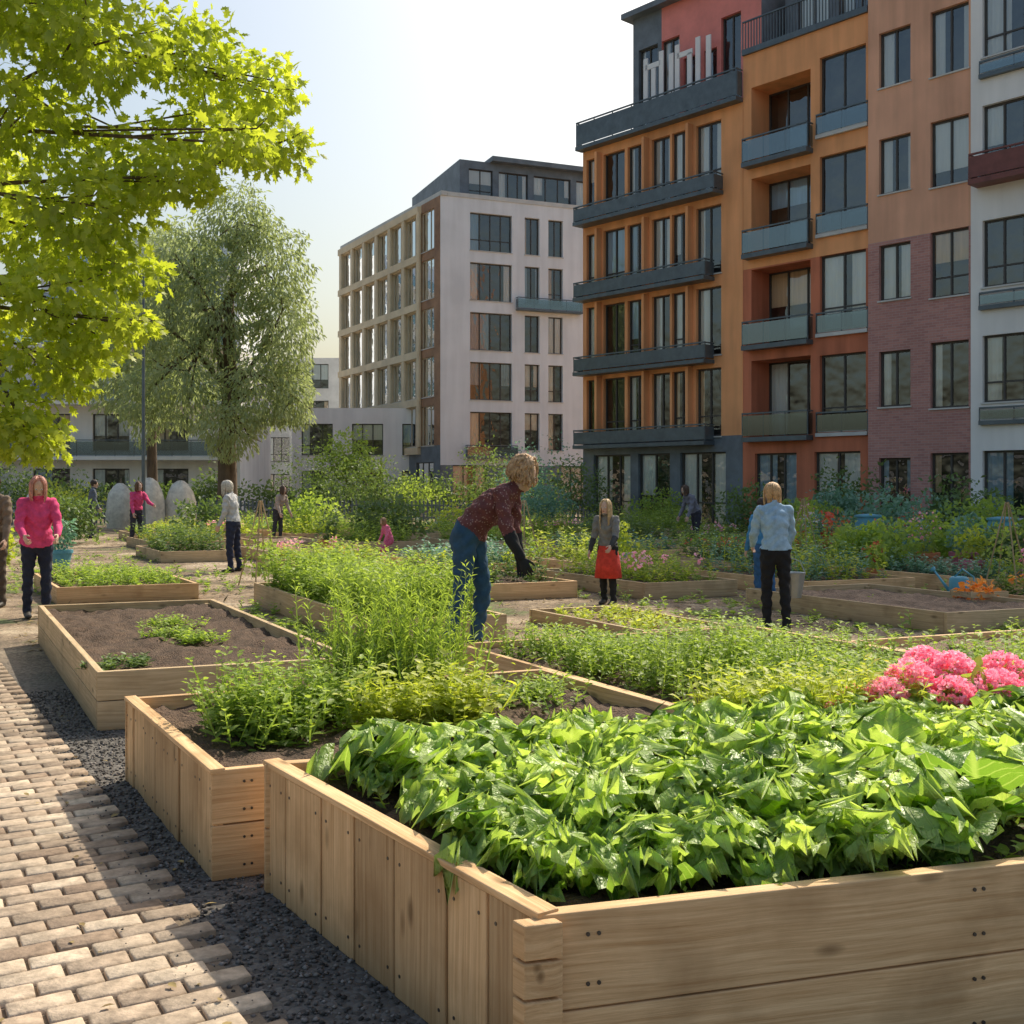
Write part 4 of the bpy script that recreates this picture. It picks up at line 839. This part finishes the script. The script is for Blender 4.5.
def hand_template():
    S=Vector((1,0,0)); parts=[loft([(0,-.02,0),(0,.03,0),(0,.085,-.002)],[(.024,.019),(.038,.017),(.04,.013)],S,14)]
    for k,(x,l,c) in enumerate(((-.031,.07,.5),(-.0105,.082,.45),(.0105,.076,.55),(.031,.06,.65))):
        p=Vector((x,.085,0)); pts=[p-Vector((0,.02,0)),p]; an=.25
        for seg in (.45,.3,.25):
            p=p+Vector((x*.12,math.cos(an),-math.sin(an)))*l*seg; pts.append(p); an+=c
        parts.append(loft(pts,[(.0095,.009),(.0095,.009),(.0088,.0085),(.008,.0075),(.007,.0065)],S,8))
    parts.append(loft([(-.02,.02,-.002),(-.042,.045,-.012),(-.056,.07,-.024),(-.06,.092,-.034)],[(.014,.013),(.012,.012),(.0105,.01),(.008,.008)],Vector((0,0,1)),8))
    return remesh(parts,.0042,2)
HAND=hand_template()
SK=surf('skin',(.62,.40,.30),.55,20,.08,.1,150); M['skin']=SK
M['eyew']=surf('eye_white',(.75,.73,.7),.3,5,.05,0,10); M['eyed']=surf('eye_iris',(.04,.03,.02),.2,5,.1,0,10); M['lip']=surf('lips',(.42,.14,.12),.5,5,.1,0,10)
cm={}
def cloth(c,rough=.9,pat=False):
    key=(c,pat)
    if key in cm: return cm[key]
    m=surf('cloth_%d'%len(cm),c,rough,14,.22,.6,9,dist=.03)
    if pat:
        nt=m.node_tree; b=nt.nodes['Principled BSDF']; tc=N(nt,'ShaderNodeTexCoord'); v=N(nt,'ShaderNodeTexVoronoi'); v.inputs['Scale'].default_value=44; nt.links.new(tc.outputs['Object'],v.inputs['Vector'])
        mr=N(nt,'ShaderNodeMapRange'); mr.inputs['From Min'].default_value=.30; mr.inputs['From Max'].default_value=.2; mr.inputs['To Max'].default_value=.8; nt.links.new(v.outputs['Distance'],mr.inputs['Value'])
        old=b.inputs['Base Color'].links[0].from_socket; mx=N(nt,'ShaderNodeMixRGB'); nt.links.new(mr.outputs[0],mx.inputs[0]); nt.links.new(old,mx.inputs[1]); mx.inputs[2].default_value=(.42,.28,.25,1); nt.links.new(mx.outputs[0],b.inputs['Base Color'])
    cm[key]=m; return m
def person(name,loc,heading,H,lean=5,armL=(10,8,25,5),armR=(10,8,25,5),legL=(4,-4),legR=(-4,-8),top=(.3,.1,.1),pants=(.03,.04,.08),hairc=(.3,.2,.1),hair='short',headp=0,sleeve=None,glove=None,shoes=(.04,.035,.03),skirt=None,pat=False,jac=0,stout=1.0,headturn=0,hat=None):
    s=H/1.7; lr=math.radians; X=Vector((1,0,0));Y=Vector((0,1,0));Z=Vector((0,0,1))
    L=lr(lean); up=Vector((math.sin(L),0,math.cos(L)))
    pel=Vector((0,0,.93)); legs={}
    for sd_,lg in ((1,legL),(-1,legR)):
        hip=pel+Y*.085*sd_-Z*.04; kd=Vector((math.sin(lr(lg[0])),.03*sd_,-math.cos(lr(lg[0])))); kn=hip+kd.normalized()*.42
        ad=Vector((math.sin(lr(lg[1])),.01*sd_,-math.cos(lr(lg[1])))); an=kn+ad.normalized()*.41; legs[sd_]=[hip,kn,an]
    dz=.07-min(legs[1][2].z,legs[-1][2].z)
    for k in legs: legs[k]=[p+Z*dz for p in legs[k]]
    pel=pel+Z*dz
    up0=Vector((math.sin(L*.7),0,math.cos(L*.7))); wa=pel+up0*.14; che=wa+up*.2; sh=che+up*.14; up2=Vector((math.sin(L*1.12),0,math.cos(L*1.12)))
    nk=sh+up2*.06
    H_=lr(lean*.8+headp); hu=Vector((math.sin(H_),0,math.cos(H_))); ht=lr(headturn)
    hf=Vector((math.cos(H_)*math.cos(ht),math.sin(ht),-math.sin(H_)*math.cos(ht))).normalized(); hl_=hu.cross(hf).normalized(); hc=nk+hu*.10+hf*.02
    parts=[];bones=[]
    so_=stout
    parts.append(loft([pel-up0*.07,pel+up0*.02,wa,wa+up*.1,che,sh-up*.02],[(.15*so_,.105*so_),(.16*so_,.115*so_),(.128*so_,.098*so_),(.145*so_,.108*so_),(.165,.112),(.125,.075)],Y,18))
    parts.append(loft([sh-up*.03,nk,nk+hu*.05],[(.062,.058),(.05,.052),(.048,.05)],Y,12))
    bones+=[(pel-up0*(.05+jac),che,.12,'top'),(che,sh,.12,'top'),(pel-up0*.08-up0*jac,pel-up0*.06-up0*jac,.15,'pants'),(nk,hc,.055,'skin')]
    hands=[]
    for sd_,ar in ((1,armL),(-1,armR)):
        shp=sh+Y*.165*sd_-up*.035
        def dr(p,o): return Vector((math.sin(lr(p))*math.cos(lr(o)),sd_*math.sin(lr(o)),-math.cos(lr(p))*math.cos(lr(o)))).normalized()
        ud=dr(ar[0],ar[1]); el=shp+ud*.285; fd=dr(ar[2],ar[3]); wr=el+fd*.24
        parts.append(loft([sh+Y*.07*sd_-up*.03,shp,shp+ud*.1,el],[(.06,.06),(.058,.06),(.05,.052),(.04,.042)],X if abs(ud.x)<.8 else Z,12))
        parts.append(loft([el,el+fd*.08,wr],[(.04,.042),(.042,.042),(.027,.028)],X if abs(fd.x)<.8 else Z,12))
        bones+=[(shp,el,.05,'top'),(el,wr,.037,'fore')]
        hands.append((wr,fd,sd_))
    for sd_ in (1,-1):
        hp,kn,an=legs[sd_]
        parts.append(loft([hp+Z*.04,hp.lerp(kn,.3),hp.lerp(kn,.7),kn],[(.088*so_,.092*so_),(.082,.088),(.063,.068),(.055,.06)],Y,14))
        parts.append(loft([kn,kn.lerp(an,.3),kn.lerp(an,.75),an+Z*.0],[(.055,.06),(.056,.062),(.045,.048),(.045,.048)],Y,14))
        parts.append(loft([an+Vector((-.045,0,-.025)),an+Vector((.03,0,-.025)),an+Vector((.11,0*sd_,-.038)),an+Vector((.165,0,-.045))],[(.036,.042),(.042,.045),(.045,.03),(.036,.022)],Y,12))
        bones+=[(hp-Z*jac,kn,.08,'pants'),(kn,an+Z*.04,.055,'pants'),(an+Vector((-.05,0,-.03)),an+Vector((.17,0,-.04)),.035,'shoes')]
    ax=(hf,hl_,hu)
    parts.append(uvs(hc+hu*.02-hf*.008,(.098,.077,.105),ax,18,14)); parts.append(uvs(hc+hf*.022-hu*.045,(.068,.058,.07),ax,14,10)); parts.append(uvs(hc+hf*.058-hu*.085,(.028,.028,.024),ax,10,8))
    parts.append(loft([hc+hf*.085+hu*.015,hc+hf*.104-hu*.02],[(.009,.009),(.015,.013)],hl_,8))
    for sd_ in (1,-1): parts.append(uvs(hc+hl_*.078*sd_-hf*.008-hu*.005,(.02,.01,.03),ax,10,8))
    bones+=[(hc-hu*.06,hc+hu*.05,.075,'skin')]
    me=remesh(parts,.0105,3)
    nv_=len(me.polygons); cen=np.zeros(nv_*3,dtype=np.float32); me.polygons.foreach_get('center',cen); cen=cen.reshape(-1,3)
    best=np.full(nv_,1e9); lab=np.zeros(nv_,int); keys=['top','pants','skin','fore','shoes']
    for (a_,b_,r_,k) in bones:
        A=np.array(a_);Bq=np.array(b_); ab=Bq-A; t=np.clip(((cen-A)@ab)/max(1e-6,ab@ab),0,1); dd=np.linalg.norm(cen-(A+t[:,None]*ab),axis=1)-r_
        k_=keys.index(k); m=dd<best; best[m]=dd[m]; lab[m]=k_
    topm=cloth(top,pat=pat); mats=[topm,cloth(pants),SK,cloth(sleeve) if sleeve else topm,cloth(shoes,.6)]
    me.materials.clear()
    for m in mats: me.materials.append(m)
    me.polygons.foreach_set('material_index',lab.astype(np.int32)); me.polygons.foreach_set('use_smooth',np.ones(nv_,dtype=bool))
    nvv=len(me.vertices); cv=np.zeros(nvv*3,dtype=np.float32); nr=np.zeros(nvv*3,dtype=np.float32); me.vertices.foreach_get('co',cv); me.vertices.foreach_get('normal',nr); cv=cv.reshape(-1,3);nr=nr.reshape(-1,3)
    vl=np.full(nvv,2)
    for p_,l_ in zip(me.polygons,lab):
        for vi in p_.vertices: vl[vi]=l_ if l_!=2 else vl[vi]
    fold=.004*np.sin(cv[:,2]*55+4*np.sin(cv[:,1]*18+cv[:,0]*9))+.003*np.sin(cv[:,0]*70+cv[:,2]*30)
    amt=np.where(vl==0,.012+fold*1.5,np.where(vl==1,.006+fold*1.2,np.where(vl==3,.008+fold*.8,0))); cv=cv+nr*amt[:,None]
    me.vertices.foreach_set('co',cv.ravel()); me.update()
    TM=Matrix.Translation(Vector(loc))@Matrix.Rotation(lr(heading),4,'Z')@Matrix.Scale(s,4)
    e=empty(name,loc)
    def add(nm,mesh,extra=None):
        o=bpy.data.objects.new(nm,mesh); link(o,e); o.matrix_basis=TM@(extra or Matrix()); return o
    add('body',me)
    for wr,fd,sd_ in hands:
        y=fd; z=Vector((0,sd_*1.0,0)); z=(z-y*z.dot(y)).normalized(); x=y.cross(z)
        if sd_>0: x=-x
        Mx=Matrix(((x.x,y.x,z.x,wr.x),(x.y,y.y,z.y,wr.y),(x.z,y.z,z.z,wr.z),(0,0,0,1)))
        hm=HAND.copy(); hm.materials.clear(); hm.materials.append(cloth(glove) if glove else SK); add('hand_left' if sd_>0 else 'hand_right',hm,Mx)
    fb=MB()
    def blob(c,r,k):
        v,f=uvs(c,r,ax,10,8); o=len(fb.v); fb.v+=[tuple(q_) for q_ in v]; fb.var+=[.5]*len(v)
        for q_ in f: fb.f.append([o+i for i in q_]); fb.m.append(fb.mi(k)); fb.uv+=[(0,0)]*len(q_)
    for sd_ in (1,-1):
        blob(hc+hf*.080+hl_*.03*sd_+hu*.012,(.011,.014,.010),'eyew'); blob(hc+hf*.0885+hl_*.03*sd_+hu*.012,(.005,.006,.006),'eyed')
    blob(hc+hf*.088-hu*.052,(.008,.022,.006),'lip')
    o=fb.obj('face',e,smooth=True); o.matrix_basis=TM
    hb=MB(); hm=surf('hair_'+name,hairc,.55,30,.45,.5,120)
    v,f=uvs(hc+hu*.032-hf*.022,(.098,.088,.105),ax,18,12); o0=len(hb.v); hb.v+=[tuple(q_) for q_ in v]; hb.var+=[.5]*len(v)
    for q_ in f: hb.f.append([o0+i for i in q_]); hb.m.append(hb.mi(hm)); hb.uv+=[(0,0)]*len(q_)
    ln={'short':.10,'bob':.2,'long':.34,'curly':.15}[hair]
    for k in range(190 if hair=='curly' else 95):
        az=rnd.uniform(-math.pi,math.pi)
        if abs(az)<.75: az=math.copysign(rnd.uniform(.8,math.pi),az)
        st=.25+rnd.random()*.5; rr=1.08+rnd.random()*.10+(.16*rnd.random() if hair=='curly' else 0)
        pts=[]; Lk=ln*rnd.uniform(.8,1.1); nseg=6
        for i in range(nseg+1):
            f_=i/nseg; th=st*.6+f_*1.25
            if th<1.55: p=hc+hu*.025+(hf*math.cos(az)*.096+hl_*math.sin(az)*.08)*math.sin(th)*rr+hu*.1*math.cos(th)*rr-hf*.01
            else: p=pts[-1]+Vector((0,0,-1))*(Lk-.08)/2.2
            if hair=='curly': p=p+Vector((rnd.uniform(-1,1),rnd.uniform(-1,1),rnd.uniform(-1,1)))*.016
            pts.append(p)
        if ln>.12:
            q0=pts[-1]; outd=(hf*math.cos(az)+hl_*math.sin(az))
            for i in range(1,4): pts.append(q0+(Vector((0,0,-1))*.8-hu*.2+outd*(.05 if i<3 else -.02))*((ln-.08)*rnd.uniform(.8,1.1)*i/3)+(Vector((rnd.uniform(-1,1),rnd.uniform(-1,1),0))*.012 if hair=='curly' else Vector()))
        r0=.013 if hair!='curly' else .014
        tubes(hb,pts,[r0*(.8 if i==0 else 1)*(1-.6*(i/(len(pts)-1))**2) for i in range(len(pts))],hm,6)
    o=hb.obj('hair',e,smooth=True); o.matrix_basis=TM
    if skirt:
        sb=MB(); kk=cloth(skirt[0]); prof=[(.155,.02),(.175,-.1),(.2,-.25),(.225,-skirt[1]),(.215,-skirt[1]),(.14,-.1)]
        n_=28
        for (r_,z_) in prof:
            for j in range(n_):
                a_=j/n_*6.2832; rr=r_*(1+.06*math.sin(a_*7)*min(1,-z_*3 if z_<0 else 0)); sb.v.append((pel.x+rr*.85*math.cos(a_),rr*math.sin(a_),pel.z+z_)); sb.var.append(.5)
        for i in range(len(prof)-1):
            for j in range(n_): p=i*n_+j;q_=i*n_+(j+1)%n_; sb.f.append([p,q_,q_+n_,p+n_]); sb.m.append(sb.mi(kk)); sb.uv+=[(0,0)]*4
        o=sb.obj('skirt',e,smooth=True); o.matrix_basis=TM
    return e
person('woman_gardener',(-.36,9.2,.22),-16,1.80,50,armL=(2,4,10,0),armR=(12,8,28,2),legL=(12,-10),legR=(-4,-16),top=(.15,.05,.05),pants=(.035,.09,.16),hairc=(.52,.32,.17),hair='curly',headp=-18,sleeve=(.02,.02,.022),glove=(.02,.02,.022),pat=True,stout=1.08)
person('girl_gardener',(1.28,14.7,0),-120,1.40,6,top=(.22,.21,.2),pants=(.02,.02,.02),hairc=(.6,.42,.22),hair='long',skirt=((.65,.06,.04),.5),sleeve=(.05,.05,.05),armL=(25,10,50,0))
bw_=person('blonde_woman',(2.9,12.1,0),95,1.62,8,top=(.33,.48,.62),pants=(.015,.015,.018),hairc=(.6,.36,.17),hair='bob',armL=(15,10,55,-10),armR=(15,14,35,-5),jac=.05,headp=12)
person('child_gardener',(3.35,14.6,0),100,1.42,4,top=(.06,.24,.48),pants=(.04,.12,.26),hairc=(.06,.04,.03),hair='short')
person('woman_in_pink',(-5.70,13.2,0),-60,1.70,6,top=(.70,.07,.22),pants=(.02,.025,.05),hairc=(.55,.25,.2),hair='bob',armL=(20,10,60,-8),armR=(20,10,60,-8),stout=1.1,jac=.1,headp=15)
person('man_in_brown',(-6.78,14.4,0),-90,1.72,3,top=(.2,.15,.11),pants=(.08,.06,.045),hairc=(.08,.05,.03),hair='short')
person('grey_haired_woman',(-5.12,20.2,0),170,1.68,8,top=(.5,.5,.5),pants=(.025,.03,.06),hairc=(.6,.55,.46),hair='bob',armL=(5,8,25,0),headp=12,jac=.04)
person('woman_in_pink',(-9.9,29,0),-40,1.68,10,top=(.72,.08,.22),pants=(.04,.04,.06),hairc=(.15,.08,.04),hair='bob',armL=(40,8,70,0))
person('child_in_pink',(-2.6,23.4,0),-150,1.08,22,top=(.75,.18,.32),pants=(.6,.13,.25),hairc=(.3,.18,.1),hair='bob',legL=(50,-40),legR=(50,-40))
person('woman_gardener',(-6.6,31,0),-30,1.6,20,top=(.45,.35,.3),pants=(.05,.05,.06),hairc=(.1,.06,.04),hair='bob')
person('woman_gardener',(4.6,27.5,0),200,1.66,30,top=(.2,.2,.25),pants=(.04,.04,.06),hairc=(.1,.06,.04),hair='bob')
person('man_gardener',(-12.6,33,0),20,1.74,5,top=(.12,.14,.18),pants=(.05,.05,.07),hairc=(.06,.04,.03),hair='short')
mb=MB(); bx_,by_,bz_=3.14,12.33,.62
lathe(mb,(bx_,by_,bz_-.28),[(.001,0),(.10,0),(.145,.27),(.15,.28),(.14,.27),(.095,.01),(.001,.01)],'galv',20)
tubes(mb,[(bx_-.145,by_,bz_),(bx_-.09,by_,bz_+.12),(bx_,by_,bz_+.16),(bx_+.09,by_,bz_+.12),(bx_+.145,by_,bz_)],[.006]*5,'galv',6)
mb.obj('bucket',bw_)
print('objects',len(bpy.data.objects))
